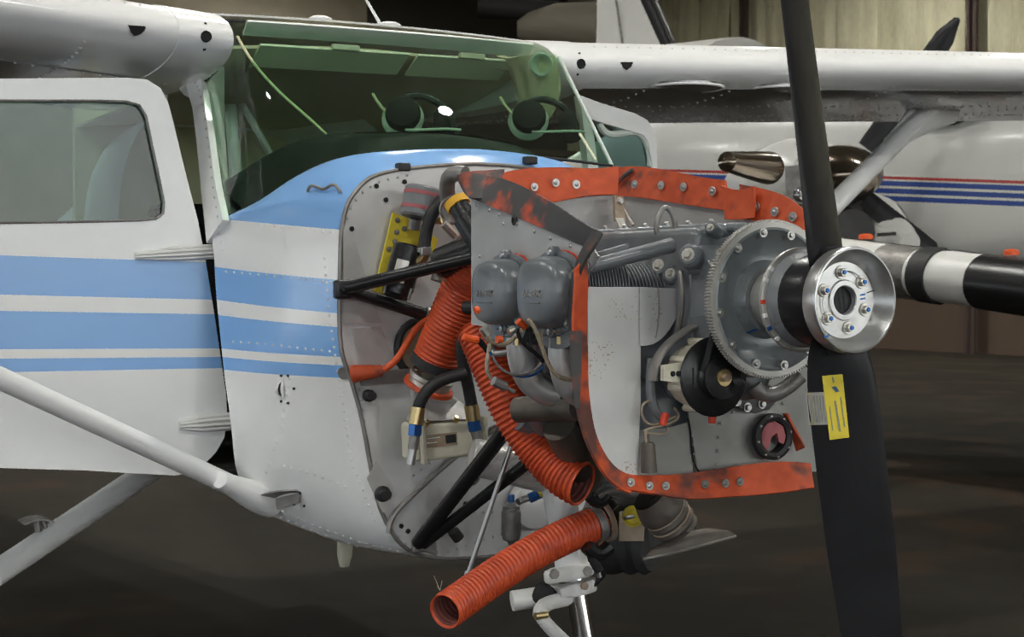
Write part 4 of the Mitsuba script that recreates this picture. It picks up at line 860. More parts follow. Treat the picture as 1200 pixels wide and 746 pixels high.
add(CD, 'collar', lathe([(.050, -.03), (.056, -.03), (.056, -.004), (.060, 0), (.060, .012), (.054, .014)], Q(505, 444, .14), nA, 32), 'zinc')
add(CD, 'gasket', lathe([(.055, -.006), (.068, -.004), (.066, .006), (.056, .008)], Q(502, 453, .13), nA, 28), 'seal_orange')
# mount pads
for a, b, r_ in ((447, 578, .021), (431, 463, .016), (401, 338, .018)):
    add(AP, 'rubber_mount', join(lathe([(0, 0), (r_, 0), (r_, .014), (r_ * .7, .018), (r_ * .7, .034), (0, .034)], Q(a, b, .008), X1, 24), hexbolt(Q(a, b, .04), X1, r_ * .5, .014)), 'black_rubber', 30)
# engine mount tubes
for a, b, r_ in (((404, 338, .035), (556, 301, .40), .017), ((404, 338, .035), (570, 392, .09), .017), ((490, 636, .03), (596, 499, .44), .0195), ((496, 637, .04), (634, 530, .44), .0155), ((640, 250, .03), (640, 262, .42), .015), ((650, 420, .03), (650, 430, .42), .015)):
    add(EN, 'mount_tube', rod(Q(*a), Q(*b), r_, 16), 'black_paint')
add(EN, 'mount_lug', join(rbox((.03, .05, .05), .008, Q(402, 339, .03)), hexbolt(Q(414, 337, .06), (.5, -.8, 0), .012, .012)), 'black_paint')
add(EN, 'mount_foot', join(rbox((.02, .07, .03), .006, Q(497, 640, .02)), rod(Q(494, 642, .04), Q(512, 648, .05), .007, 8)), 'dull_metal')
for p in (Q(552, 559, .25), Q(500, 369, .065)): add(EN, 'clamp', lathe([(.017, -.005), (.022, -.005), (.022, .005), (.017, .005)], p, Q(596, 499, .44) - Q(490, 636, .03) if p[2] < 1.1 else Q(570, 392, .09) - Q(404, 338, .035), 16), 'steel')
add(EN, 'control_rod', join(rod(Q(549, 671, .30), Q(600, 519, .36), .0062, 10), rod(Q(547, 677, .30), Q(549, 669, .30), .009, 10)), 'steel')
# hose stub with clamp near the foot
st_ = add(AP, 'hose_stub', tube([Q(515, 606, .06), Q(524, 618, .07), Q(534, 627, .08)], .009, 12), 'black_rubber')
add(st_, 'sleeve', rod(Q(514, 603, .06), Q(522, 616, .07), .012, 12), 'cream'); add(st_, 'cap', rod(Q(531, 622, .085), Q(538, 631, .085), .016, 14), 'black_rubber')
# gascolator
gc = Q(599, 612, .14)
GA = add(AP, 'fuel_strainer', lathe([(0, -.062), (.006, -.062), (.010, -.052), (.022, -.046), (.026, -.032), (.026, .030), (.023, .034), (.023, .042), (0, .042)], gc, (0, 0, 1), 28), 'dull_metal', 30, label='grey fuel strainer bowl')
add(GA, 'drain', join(rod(gc + V(0, 0, -.085), gc + V(0, 0, -.06), .006, 10), rod(gc + V(0, -.012, -.072), gc + V(0, .012, -.072), .004, 8)), 'steel')
add(GA, 'fitting', join(rod(gc + V(0, 0, .04), gc + V(0, 0, .055), .014, 6), tube([Q(607, 588, .15), Q(613, 585, .15), Q(621, 583, .16)], .0095, 12)), 'steel', 30)
add(GA, 'blue_nut', rod(gc + V(0, 0, .055), gc + V(0, 0, .075), .009, 8), 'fitting_blue', False)
FH = add(AP, 'fuel_hose', rod(Q(632, 578, .17), Q(652, 571, .2), .0125, 14), 'yellow', label='fuel hose with yellow sleeve')
add(FH, 'blue_nut', rod(Q(620, 584, .16), Q(633, 578, .17), .0135, 8), 'fitting_blue', False); add(FH, 'hose', tube([Q(652, 571, .2), Q(668, 560, .24), Q(676, 530, .3)], .011, 12), 'black_rubber')
# access blister
add(AP, 'round_blister', lathe([(.075, 0), (.073, .02), (.066, .03), (0, .032)], Q(622, 590, .006), X1, 32), 'firewall_metal')
# braided black oil hoses
H1 = add(AP, 'oil_hose', tube([Q(490, 480, .24), Q(495, 466, .25), Q(508, 451, .26), Q(527, 442, .27), Q(546, 437, .28)], .0155, 14), 'black_rubber', label='black oil hose with blue end fitting')
H2 = add(AP, 'oil_hose', tube([Q(553, 476, .24), Q(549, 455, .25), Q(543, 425, .27), Q(541, 405, .28), Q(548, 388, .30)], .0155, 14), 'black_rubber', label='black oil hose with blue end fitting')
for H, pts, ms in ((H1, [(490, 477), (487, 497), (486, 510), (484, 526), (481, 544)], ('brass', 'fitting_blue', 'dull_metal', 'steel')), (H2, [(552, 474), (555, 492), (557, 504), (560, 515)], ('brass', 'fitting_blue', 'dull_metal'))):
    for (a, b), m_, r_ in zip(zip(pts[:-1], pts[1:]), ms, (.019, .0185, .0135, .011)):
        add(H, {'brass': 'sleeve', 'fitting_blue': 'blue_nut'}.get(m_, 'fitting'), rod(Q(*a, .24), Q(*b, .24), r_, 6 if m_ == 'fitting_blue' else 16), m_, False if m_ == 'fitting_blue' else 30)
# orange cable with rubber boot and rusted access panel
acc = Q(489, 408, .010)
AC = add(AP, 'access_panel', plate(circle(acc, X1, .064, 28) * V(1, .78, 1) + V(0, acc[1] * .22, 0), .008), 'rust', False, label='rusty access plate with black edging')
add(AC, 'gasket', sweep(np.vstack([circle(acc + V(.004, 0, 0), X1, .072, 30) * V(1, .84, 1) + V(0, acc[1] * .16, 0)] * 1 + [(circle(acc + V(.004, 0, 0), X1, .072, 30) * V(1, .84, 1) + V(0, acc[1] * .16, 0))[:1]]), .011, 8, False), 'black_rubber')
ca_ = add(AP, 'orange_cable', tube([Q(446, 434, .05), Q(458, 427, .06), Q(472, 410, .07), Q(485, 388, .08), Q(497, 377, .10), Q(512, 374, .14)], .0088, 12), 'orange_wire', label='orange cable ending in a rubber boot')
add(ca_, 'boot', sweep(np.array([Q(448, 433, .05), Q(440, 435, .045), Q(420, 437, .03), Q(414, 438, .02)]), np.array([.012, .017, .022, .024]), 16), 'seal_orange')
add(ca_, 'tie', lathe([(.010, -.003), (.016, -.003), (.016, .003), (.010, .003)], Q(446, 434, .05), Q(420, 437, .03) - Q(446, 434, .05), 16), 'seal_orange')
# fuel pump on yellow bracket
yb_ = add(AP, 'pump_bracket', plate([Q(a, b, .03) for a, b in ((460, 249), (477, 256), (492, 268), (513, 280), (507, 300), (484, 302), (462, 356), (437, 347))], .006), 'yellow', False, label='yellow bracket plate')
for a, b in ((466, 258), (465, 272), (474, 268), (456, 292), (463, 283)): add(yb_, 'bolt', bolt(Q(a, b, .035), X1, .005, .006), 'dull_metal', False)
pa_, pb_ = Q(480, 288, .10), Q(464, 347, .10)
PU = add(AP, 'fuel_pump', lathe([(0, 0), (.036, 0), (.041, .004), (.041, .115), (.038, .122), (.038, .132), (.030, .140), (0, .140)], pa_, pb_ - pa_, 30), 'black_paint', 30, label='black cylindrical fuel pump')
lab = []
ax_ = unit(pb_ - pa_); tw = unit(EYE - pa_); tw = unit(tw - ax_ * (tw @ ax_)); sd = np.cross(ax_, tw)
lab = np.array([[pa_ + ax_ * h + .0422 * (tw * math.cos(b) + sd * math.sin(b)) for b in np.linspace(-.25, .55, 8)] for h in np.linspace(.045, .105, 4)])
add(PU, 'silver_label', sheet(lab, .0012), 'zinc', 40)
for b in (-.9, .9): add(PU, 'through_bolt', rod(pa_ + ax_ * .11 + .042 * (tw * math.cos(b) + sd * math.sin(b)), pa_ + ax_ * .14 + .042 * (tw * math.cos(b) + sd * math.sin(b)), .004, 8), 'dull_metal')
fa, fb = Q(497, 222, .10), Q(490, 258, .10)
FI = add(AP, 'fuel_filter', lathe([(0, -.005), (.046, -.005), (.050, 0), (.050, .070), (.046, .076), (0, .076)], fa, fb - fa, 32), 'fin_grey', 30, label='dark round filter with two pink bands')
for h in (.014, .052): add(FI, 'pink_band', lathe([(.0495, h - .005), (.0515, h - .005), (.0515, h + .005), (.0495, h + .005)], fa, fb - fa, 32), 'pink_cloth')
add(FI, 'foot', rod(Q(487, 256, .09), Q(485, 268, .08), .016, 12), 'steel')
add(FI, 'elbow', tube([Q(506, 256, .12), Q(513, 259, .13), Q(518, 258, .14)], .009, 10), 'brass')
bh = add(AP, 'vacuum_hose', tube([Q(519, 234, .16), Q(508, 247, .16), Q(500, 270, .15), Q(497, 296, .15)], .0165, 14), 'black_rubber', label='black rubber hose between pump and engine')
add(bh, 'clamp', join(lathe([(.016, -.006), (.019, -.006), (.019, .006), (.016, .006)], Q(497, 292, .15), (0, -.1, 1), 18), rbox((.014, .03, .02), .003, Q(499, 295, .165))), 'steel')
add(bh, 'elbow', tube([Q(498, 298, .15), Q(494, 304, .14), Q(484, 306, .12)], .0125, 10), 'brass')
add(bh, 'end_fitting', rod(Q(516, 228, .16), Q(525, 238, .17), .011, 6), 'zinc', False)
# magneto behind the baffle with amber cap
ma, mb = Q(534, 236, .34), Q(566, 285, .42)
MG = add(EN, 'magneto', lathe([(0, 0), (.027, 0), (.027, .05), (.034, .055), (.036, .11), (.034, .16), (0, .16)], ma, mb - ma, 26), 'black_paint', 30)
add(MG, 'amber_band', lathe([(.027, -.002), (.031, -.002), (.031, .018), (.027, .018)], ma, mb - ma, 26), 'amber')
add(EN, 'accessory_case', join(hull_pts([(.40, y, z) for y in (-.10, .10) for z in (1.06, 1.36)] + [(.52, y, z) for y in (-.12, .12) for z in (1.04, 1.38)], .02), rod(V(.30, -.05, 1.33), V(.42, -.05, 1.33), .05, 20), rod(V(.30, .06, 1.30), V(.42, .06, 1.30), .05, 20)), 'engine_grey', 35)
add(EN, 'vacuum_pump', lathe([(0, -.06), (.034, -.06), (.040, -.05), (.040, .05), (.046, .055), (.046, .07), (0, .07)], Q(537, 300, .30), (.6, .5, .3), 24), 'black_paint', 30)
add(EN, 'breather_pipe', tube([Q(528, 262, .22), Q(524, 220, .25), Q(528, 206, .30), Q(545, 204, .36)], .020, 14), 'dull_metal')
add(EN, 'ribbed_elbow', tube([Q(516, 330, .18), Q(528, 300, .2), Q(545, 285, .26)], .026, 14), 'dull_metal')
for pts, m_, r_ in (([(520, 262), (531, 273), (536, 278)], 'zinc', .0115), ([(536, 276), (549, 289)], 'cream', .010)): add(EN, 'wire_plug', tube([Q(a, b, .24) for a, b in pts], r_, 8), m_)
for pts, m_ in (([(548, 288), (552, 296), (552, 304)], 'tan_wire'), ([(512, 318), (520, 328), (531, 326), (538, 314)], 'tan_wire'), ([(513, 316), (521, 324), (531, 321), (536, 310)], 'cream'), ([(521, 255), (516, 245), (520, 236), (530, 230)], 'dull_metal'), ([(550, 226), (556, 228), (562, 234)], 'tan_wire')):
    add(EN, 'wire', tube([Q(a, b, .26) for a, b in pts], .0038, 7), m_)

# ------------------------------------------------------------------ engine underside: sump, exhaust, leads
add(EN, 'oil_sump', hull_pts([(x, y, z) for x in (.52, .95) for y, z in ((-.12, 1.06), (.12, 1.06), (-.10, .93), (.10, .93))], .02), 'engine_grey', 35)
def pipe(pts, r, m='exhaust', base='exhaust_pipe', sides=18): return add(EN, base, tube(pts, r, sides, 40), m, 50)
E1 = pipe([Q(609, 384, .72), Q(609, 405, .72), Q(613, 428, .72), Q(625, 449, .725), Q(645, 460, .74), Q(668, 462, .76)], .0315)
E2 = pipe([Q(658, 388, .90), Q(658, 410, .90), Q(660, 432, .90), Q(668, 452, .90), Q(684, 462, .90)], .030)
for E_, a, b, x in ((E1, 609, 390, .72), (E2, 658, 388, .90)):
    c = Q(a, b, x); add(E_, 'flange', join(rbox((.10, .075, .020), .005, c), rod(c, c + V(0, 0, .05), .036, 18)), 'engine_grey', 30)
    for d in (-.038, .038): add(E_, 'nut', rod(c + V(d, -.025, -.026), c + V(d, -.025, -.008), .009, 6), 'brass', False)
add(E1, 'joint', lathe([(.031, -.006), (.035, -.006), (.035, .006), (.031, .006)], Q(664, 462, .757), (.05, .05, 0.0), 20), 'dark')
add(EN, 'exhaust_collector', tube([Q(606, 480, .62), Q(640, 478, .70), Q(680, 478, .82)], .030, 16), 'soot_metal')
add(EN, 'exhaust_collector', tube([Q(655, 500, .70), Q(672, 530, .66), Q(690, 560, .60)], .040, 16), 'soot_metal')
for cx, cy, x in ((594, 386, .72), (650, 388, .92)):
    add(EN, 'cylinder_skirt', hull_pts([S(cx - 14, cy - 6, -.30), S(cx + 16, cy - 6, -.30), S(cx - 8, cy + 16, -.27), S(cx + 10, cy + 16, -.27)] + [S(cx, cy - 4, -.22)], .012), 'engine_grey', 35)
leads = [([(571, 391), (577, 400), (594, 402), (610, 388), (624, 376), (630, 368)], 'tan_wire', .0052, .80), ([(568, 388), (572, 399), (582, 402)], 'rust', .0055, .80), ([(619, 374), (631, 395), (640, 420), (650, 437), (660, 443), (676, 442)], 'tan_wire', .0048, .95),
         ([(573, 396), (572, 415), (571, 434), (578, 446), (586, 451)], 'tan_wire', .0048, .80), ([(574, 412), (588, 432), (604, 440), (622, 440), (636, 430)], 'fitting_blue', .0028, .86), ([(577, 416), (592, 435), (612, 439), (634, 425)], 'dull_metal', .003, .87),
         ([(606, 385), (612, 400), (625, 412), (637, 424)], 'dark', .0045, .84), ([(560, 398), (566, 404), (572, 412)], 'dark', .007, .7), ([(640, 380), (634, 395), (637, 410)], 'tan_wire', .003, .9), ([(668, 380), (660, 386), (648, 388)], 'rust', .003, .95)]
for pts, m_, r_, x in leads: add(EN, 'ignition_lead', tube([Q(a, b, x) for a, b in pts], r_, 8), m_)
for a, b, r_, m_ in (((578, 446), (592, 453), .0105, 'steel'), ((592, 453), (603, 459), .0045, 'zinc'), ((668, 441), (680, 443), .011, 'white_paint'), ((596, 389), (603, 385), .008, 'zinc'), ((624, 362), (625, 372), .010, 'zinc'), ((566, 384), (571, 392), .011, 'zinc')):
    add(EN, 'lead_end', rod(Q(*a, .88), Q(*b, .88), r_, 10), m_)
for pts in ([(607, 376), (612, 380), (616, 383)], [(543, 394), (552, 397), (560, 398)], [(582, 398), (588, 397)], [(561, 362), (557, 364)]): add(EN, 'orange_sleeve', tube([Q(a, b, .86) for a, b in pts], .008, 8), 'orange_wire')
add(dA, 'black_strap', rod(Q(545, 360, .33), Q(558, 360, .36), .016, 12), 'black_rubber')
add(EN, 'primer_line', tube([Q(576, 402, .66), Q(578, 412, .66), Q(586, 414, .68), Q(600, 412, .72)], .008, 10), 'steel')
# carburettor, air box, cowl flap bellows below
add(EN, 'carburettor', join(hull_pts([Q(706, 572, .46), Q(735, 566, .46), Q(708, 592, .46), Q(735, 588, .46)], .03), rod(Q(700, 585, .50), Q(718, 600, .53), .03, 18)), 'black_paint', 30)
AB = add(EN, 'air_box', plate([Q(a, b, .46) for a, b in ((708, 592), (742, 588), (750, 598), (748, 632), (706, 632))], .05), 'rust', False, label='stained grey carburettor air box')
add(AB, 'frame', plate([Q(a, b, .44) for a, b in ((742, 584), (770, 588), (762, 640), (744, 640))], .03), 'black_paint', False)
add(AB, 'frame', plate([Q(a, b, .50) for a, b in ((716, 584), (724, 584), (724, 634), (714, 634))], .012), 'black_paint', False)
yc_ = Q(741, 604, .54)
add(AB, 'yellow_knob', lathe([(0, -.012), (.016, -.012), (.026, 0), (.027, .008), (.018, .012), (.010, .010), (0, .010)], yc_, (.9, -.3, 0), 24), 'yellow', 30, label='yellow knob')
add(AB, 'knob_bolt', rod(yc_ + V(.01, -.002, 0), yc_ + V(.014, -.03, -.002), .005, 8), 'steel')
add(EN, 'intake_duct', lathe([(0, -.10), (.072, -.10), (.076, -.05), (.070, -.02), (.078, 0), (.070, .02), (.078, .04), (.068, .06), (0, .06)], Q(738, 638, .40), (.8, .5, .1), 32), 'black_rubber', 40, label='round black rubber air duct')
add(EN, 'drain_fitting', join(rod(Q(702, 620, .50), Q(706, 640, .50), .008, 8), rod(Q(705, 638, .50), Q(709, 650, .50), .005, 8)), 'brass')
bs, be = Q(776, 597, .70), Q(804, 630, .70)
add(EN, 'exhaust_stack', lathe([(.046, -.05), (.056, -.02), (.060, 0), (.054, .012), (.059, .024), (.052, .036), (.057, .048), (.050, .060), (.053, .070), (.046, .080), (.042, .085), (.036, .085), (.036, -.02)], bs, be - bs, 32), 'soot_metal', 40, label='ribbed sooty exhaust stack')
for h_ in (.012, .036): add('engine__exhaust_stack', 'rust_band', lathe([(.053, h_ - .004), (.0565, h_), (.053, h_ + .004)], bs, be - bs, 32), 'rust', 40)
lo = [Q(754, 655, .72), Q(790, 647, .76), Q(828, 637, .77), Q(862, 628, .76)]
add(EN, 'deflector', ruled([Q(776, 638, .72), Q(796, 628, .75), Q(822, 620, .75), Q(846, 622, .75)], lo, .004, 14, 5, bulge=.008), 'soot_metal', 40, label='bent sooty metal deflector under the exhaust')
add('engine__deflector', 'rim', tube(lo, .004, 8), 'zinc')
for pts, m_, r_ in (([(690, 640), (695, 655), (702, 668)], 'dark', .012), ([(693, 645), (698, 660), (703, 676)], 'steel', .005), ([(700, 582), (716, 576), (740, 580), (765, 578)], 'dull_metal', .010), ([(690, 580), (704, 588), (712, 580)], 'black_paint', .014), ([(714, 640), (700, 648), (688, 640)], 'black_paint', .018), ([(655, 520), (664, 508), (668, 490)], 'dark', .012), ([(640, 490), (648, 500), (660, 508), (676, 510)], 'red_boot', .005), ([(610, 490), (640, 500), (676, 500)], 'engine_grey', .03)):
    add(EN, 'linkage', tube([Q(a, b, .6) for a, b in pts], r_, 10), m_)
add(EN, 'intake_pipe', tube([Q(625, 478, .66), Q(650, 510, .60), Q(690, 545, .55), Q(715, 570, .55)], .028, 14), 'engine_grey')
add(EN, 'heat_muff', lathe([(0, -.1), (.045, -.1), (.048, -.09), (.048, .09), (.045, .1), (0, .1)], Q(596, 545, .30), (.3, .9, -.25), 28), 'aluminium', 30)

# ------------------------------------------------------------------ nose leg
n0, n1 = Q(652, 560, .33), Q(671, 668, .36)
NG = add(AP, 'nose_strut', sweep(np.array([n0, n1]), np.array([.043, .043]), 24), 'white_paint', 40, label='white nose strut with polished piston')
nd = unit(n1 - n0)
def ringat(px, py, r, h, x=.36): return lathe([(r * .6, -h), (r, -h), (r * 1.04, -h * .6), (r * 1.04, h * .6), (r, h), (r * .6, h)], Q(px, py, x), nd, 28)
add(NG, 'collar', join(ringat(668, 670, .058, .014), rbox((.03, .14, .034), .008, Q(667, 671, .40), (1, 0, 0), (0, 1, .10))), 'dull_white', 35)
for a in (649, 688): add(NG, 'bolt', lathe([(.013, 0), (.012, .008), (0, .008)], Q(a, 672 if a < 660 else 669, .418), X1, 14), 'dull_metal')
add(NG, 'collar', join(ringat(672, 688, .058, .016), rbox((.04, .11, .03), .006, Q(674, 689, .39), (1, 0, 0), (0, 1, .12))), 'dull_white', 35)
add(NG, 'bolt', lathe([(.010, 0), (.010, .008), (0, .008)], Q(684, 686, .42), X1, 14), 'rust')
pe = V(*(n1 + nd * .20)); pe2 = n1 + nd * (n1[2] - .26) / -nd[2]
add(NG, 'piston', rod(n1, pe2, .0265, 28), 'chrome')
tl_ = [Q(664, 700, .38), Q(644, 706, .40), Q(634, 714, .41), Q(634, 722, .42)]
add(NG, 'torque_link', join(tube(tl_, .019, 12), tube([Q(634, 722, .42), Q(642, 732, .43), Q(658, 748, .42), Q(680, 775, .40)], .017, 12)), 'dull_white', 50)
add(NG, 'link_bolt', join(rod(Q(627, 722, .44), Q(641, 720, .44), .009, 10)), 'brass')
add(NG, 'steering_damper', join(rod(Q(600, 704, .34), Q(632, 699, .36), .026, 18), rod(Q(630, 700, .36), Q(655, 694, .37), .018, 14)), 'dull_white', 40)
add(NG, 'damper_mount', hull_pts([Q(636, 690, .38), Q(648, 700, .38), Q(640, 704, .38), Q(632, 698, .38)], .02), 'dark', 35)
add(NG, 'link_rod', join(rod(Q(692, 690, .40), Q(708, 673, .42), .006, 8), rod(Q(688, 640, .45), Q(708, 672, .42), .008, 8), lathe([(0, -.016), (.016, 0), (0, .016)], Q(690, 646, .45), (0, 0, 1), 12)), 'black_paint')
add(NG, 'fork', rbox((.07, .16, .05), .015, pe2), 'dull_white')
add(NG, 'wheel', lathe([(.02, -.055), (.11, -.055), (.16, -.04), (.175, 0), (.16, .04), (.11, .055), (.02, .055)], V(pe2[0], pe2[1], .175), (0, 1, 0), 36), 'black_rubber', 40)

# ------------------------------------------------------------------ things lying behind the windshield
def headset(label, c, flip=1):
    k = thing('headset', label, 'headset')
    n_ = unit(V(.80, -.50, .30)); side = unit(np.cross(V(0, 0, 1), n_))
    add(k, 'ear_cup', lathe([(0, -.03), (.046, -.03), (.053, -.012), (.053, .004), (.047, .018), (.030, .026), (0, .028)], c, n_, 28), 'dark', 35)
    add(k, 'ear_seal', lathe([(.030, -.020), (.056, -.022), (.064, -.036), (.060, -.055), (.036, -.060)], c - side * .004, n_, 28), 'pale_plastic', 40)
    c2 = c + side * .13 - n_ * .05 - V(0, 0, .012)
    add(k, 'ear_cup', lathe([(0, -.03), (.046, -.03), (.053, -.012), (.053, .004), (.047, .018), (0, .026)], c2, unit(V(.5, .6, .2)), 28), 'dark', 35)
    add(k, 'head_band', tube([c - n_ * .02 + V(0, 0, .05), c - n_ * .05 + side * .03 + V(0, 0, .072), c2 + V(-.02, -.03, .066), c2 + V(-.02, 0, .04)], .011, 8), 'black_rubber')
    add(k, 'boom', tube([c - side * .045 + V(0, 0, .0), c - side * .075 + V(0, 0, .035), c - side * .09 + V(0, 0, .06)], .0045, 7), 'lining_tan')
    add(k, 'cord', tube([c + V(.02, .0, -.05), c + side * .05 + V(.05, 0, -.052), c + side * .10 + V(.04, 0, -.05), c + side * .16 + V(.03, 0, -.052)], .004, 7), 'pale_plastic'); return k
hz = lambda px, py, x: at(px, py, x=x)
headset('dark aviation headset with pale ear seal lying near the middle of the windshield', hz(472, 133, -.44))
headset('dark aviation headset with pale ear seal lying at the far corner of the windshield', hz(620, 136, -.44), 1)
mpt = [on_surface(a, b, lambda q: q[0] + .50 - .1 * 0, 2, 9) for a, b in ((278, 42), (292, 66), (318, 98), (350, 128), (382, 157))]
k = thing('cord', 'long thin cream cord hanging behind the windshield', 'cord'); used['cord'] = 1
del labels[k]; add('', 'hanging_cord', tube(mpt, .0042, 7), 'clearish'); info('hanging_cord', 'long thin cream cord hanging behind the windshield near the door post', 'cord')
add('', 'hanging_cord', tube([at(679, 156, y=.40), at(698, 187, y=.44)], .0042, 7), 'clearish'); info('hanging_cord_001', 'short thin cream cord behind the far edge of the windshield', 'cord')
# open door on the far side
hq = at(640, 190, y=.60); 
PD = [on_surface(a, b, lambda q: (q[0] + .62) + .18 * (q[1] - .6), 3, 9) for a, b in ((676, 112), (700, 121), (740, 133), (755, 141), (762, 153), (766, 170), (768, 230), (690, 230))]
PW = [on_surface(a, b, lambda q: (q[0] + .62) + .18 * (q[1] - .6), 3, 9) for a, b in ((690, 140), (702, 144), (740, 155), (750, 158), (756, 166), (761, 195), (762, 215), (700, 215))]
DO2 = add(AP, 'door', plate(PD, .03, [PW]), 'white_paint', False, label='white cabin door standing open on the far side')
add(DO2, 'window_pane', plate(PW, .0), 'door_glass', False) if False else add(DO2, 'window_pane', trimesh.Trimesh(np.array(PW), np.array([[0, i, i + 1] for i in range(1, len(PW) - 1)]), process=False), 'door_glass', False)
add(DO2, 'window_trim', tube(PW[1:6], .012, 8), 'pale_plastic')

# ------------------------------------------------------------------ the twin turboprop behind
TW = thing('turboprop_airplane', 'white twin turboprop with red and blue stripes and bronze spinner parked behind', 'airplane')
u0, u1 = far(735, 212, 14.2), far(1330, 236, 12.2)
udir = unit(u1 - u0); uup = unit(V(0, 0, 1) - udir * udir[2]); uout = np.cross(udir, uup); uout = uout if uout @ (EYE - u0) > 0 else -uout
RB_ = .92
hh = lambda py: float((on_plane(1120, py, u0 + uout * RB_, uout) - u0) @ uup)
TB = [(hh(212.5), hh(209)), (hh(220.5), hh(214.5)), (hh(229.5), hh(223.5)), (hh(238.5), hh(232.5))]
uo, uz = [float(v) for v in u0], [float(v) for v in uup]
def twin_c(p, n, uv):
    h = (p.x - uo[0]) * uz[0] + (p.y - uo[1]) * uz[1] + (p.z - uo[2]) * uz[2]
    band = lambda a, b: dr.select((h > a) & (h < b), 1.0, 0.0)
    c = mix((0.44, 0.44, 0.425), (0.02, 0.045, 0.20), band(TB[1][0], TB[1][1]) + band(TB[2][0], TB[2][1]) + band(TB[3][0], TB[3][1]))
    return mix(c, (0.30, 0.03, 0.03), band(TB[0][0], TB[0][1]))
mat('twin_paint', proc(twin_c), 0.25, coat=0.6)
mat('twin_white', (0.44, 0.44, 0.425), 0.25, coat=0.6)
sec = []
for t_, r1, dz in ((-.15, .15, 0), (0, .50, 0), (.08, .66, .0), (.2, .79, .01), (.4, .86, .0), (.62, .89, .0), (.78, .98, .12), (1.0, 1.04, .19), (1.4, 1.04, .19)):
    c = u0 + (u1 - u0) * t_; th = np.linspace(0, 2 * PI, 44, endpoint=False); e = lambda v: np.sign(v) * np.abs(v) ** .8
    sec.append(c + uup * dz + (e(np.cos(th)) * min(r1, RB_))[:, None] * uout + (e(np.sin(th)) * r1)[:, None] * uup)
add(TW, 'fuselage', solid_loft(np.array(sec)), 'twin_paint', 40)
add(TW, 'side_window', plate([on_plane(a, b, u0 + uout * (RB_ - .04), uout) for a, b in ((1118, 146), (1134, 140), (1150, 138), (1150, 128), (1090, 128), (1090, 147))], .09), 'dark', False, label='dark cockpit side window')
WN = 11.2
nc = far(996, 208, WN); na = unit(far(1042, 200, WN - .9) - far(900, 212, WN + 1.1))
NA = add(TW, 'nacelle', lathe([(0, -2.3), (.17, -2.2), (.34, -1.45), (.40, -.80), (.36, -.48), (.30, -.30), (.0, -.30)], nc - na * .09 + V(0, 0, -.06), na, 36), 'twin_white', 40)
add(NA, 'cowl_panel', lathe([(.03, -.85), (.30, -.85), (.31, -.45), (.29, -.30), (.03, -.30)], nc - na * .02 + V(0, 0, -.05), na, 30), 'dull_metal')
add(TW, 'spinner', lathe([(0, -.34), (.215, -.34), (.228, -.28), (.222, -.12), (.198, .06), (.150, .22), (.088, .33), (.036, .38), (0, .39)], nc + V(0, 0, .02), na, 44), 'bronze', 40, label='polished bronze spinner')
def bgblade(a, b, w0, w1):
    p, q = far(*a, WN - .03), far(*b, WN - .03); d = unit(q - p); s = np.cross(d, FWD); n_ = np.cross(d, s); secs = []
    for t_ in np.linspace(0, 1, 8):
        w = (w0 + (w1 - w0) * t_) * (1 if t_ < .8 else math.sqrt(max(.02, 1 - ((t_ - .8) / .21) ** 2)))
        secs.append(p + (q - p) * t_ + np.array([s * w, n_ * .03, -s * w, -n_ * .03]))
    add(TW, 'blade', solid_loft(secs), 'prop_black', 40)
bgblade((1018, 175), (1122, 22), .085, .075); bgblade((1014, 232), (1100, 306), .065, .10)
iq = far(1000, 272, WN - .08)
add(TW, 'chin_intake', sweep(np.array([iq - na * .7 + V(0, 0, .04), iq - na * .15, iq]), np.array([.23, .18, .165]), 26), 'black_rubber', 40, label='black chin intake')
add(TW, 'lower_cowl', sweep(np.array([far(985, 258, WN + .7), far(1030, 268, WN + .2), far(1066, 286, WN - .15)]), np.array([.29, .23, .085]), 24), 'twin_white', 50)
add(TW, 'cowl_slot', plate([far(a, b, WN - .2) for a, b in ((1028, 273), (1050, 271.5), (1050, 275.5), (1028, 277))], .015), 'dark', False)
e0, e1 = far(850, 189, 10.2), far(902, 197, 10.75)
EX = add(TW, 'exhaust_stub', sweep(np.array([e0 + (e1 - e0) * t_ for t_ in (0, .03, .3, .6, .85, .97, 1)]), np.array([.02, .066, .082, .098, .110, .114, .110]), 28), 'bronze', 50, label='polished bronze exhaust stub')
add(EX, 'mouth', lathe([(.09, .0), (.088, .008), (0, .006)], e1, e1 - e0, 26), 'dark')
add(TW, 'engine_access', plate([far(922, 195, 11.5), far(952, 192, 11.35), far(955, 240, 11.35), far(925, 238, 11.5)], .06), 'dull_metal', False)
add(TW, 'silver_fitting', dome(far(938, 228, 11.2), unit(EYE - far(938, 228, 11.2)), .055, .045, 14), 'chrome', 40)
# its wing with black de-icing boot
wl0, wl1 = far(960, 305, 10.9), far(1300, 349, 9.0)
wdir = unit(wl1 - wl0); wup = unit(V(0, 0, 1) - wdir * wdir[2]); wfr = unit(np.cross(wdir, wup)); wfr = wfr if wfr @ (EYE - wl0) > 0 else -wfr
def wsec(c, r=.165, ch=1.6, g=0.0):
    th = np.linspace(-PI / 2, PI / 2, 17); front = [c + wfr * (r * 1.15 + g) * math.cos(a_) + wup * (r + g) * math.sin(a_) for a_ in th]
    return np.array(front + [c - wfr * ch * .35 + wup * (r * .85 + g), c - wfr * ch + wup * .02, c - wfr * ch - wup * .02, c - wfr * ch * .35 - wup * (r * .85 + g)])
tpos = lambda px: float((on_plane(px, 320, wl0, wfr) - wl0) @ wdir)
cc = lambda px: wl0 + wdir * tpos(px)
WG = add(TW, 'wing', solid_loft([wsec(cc(930)), wsec(cc(1150)), wsec(cc(1650), .19)]), 'dull_white', 40)
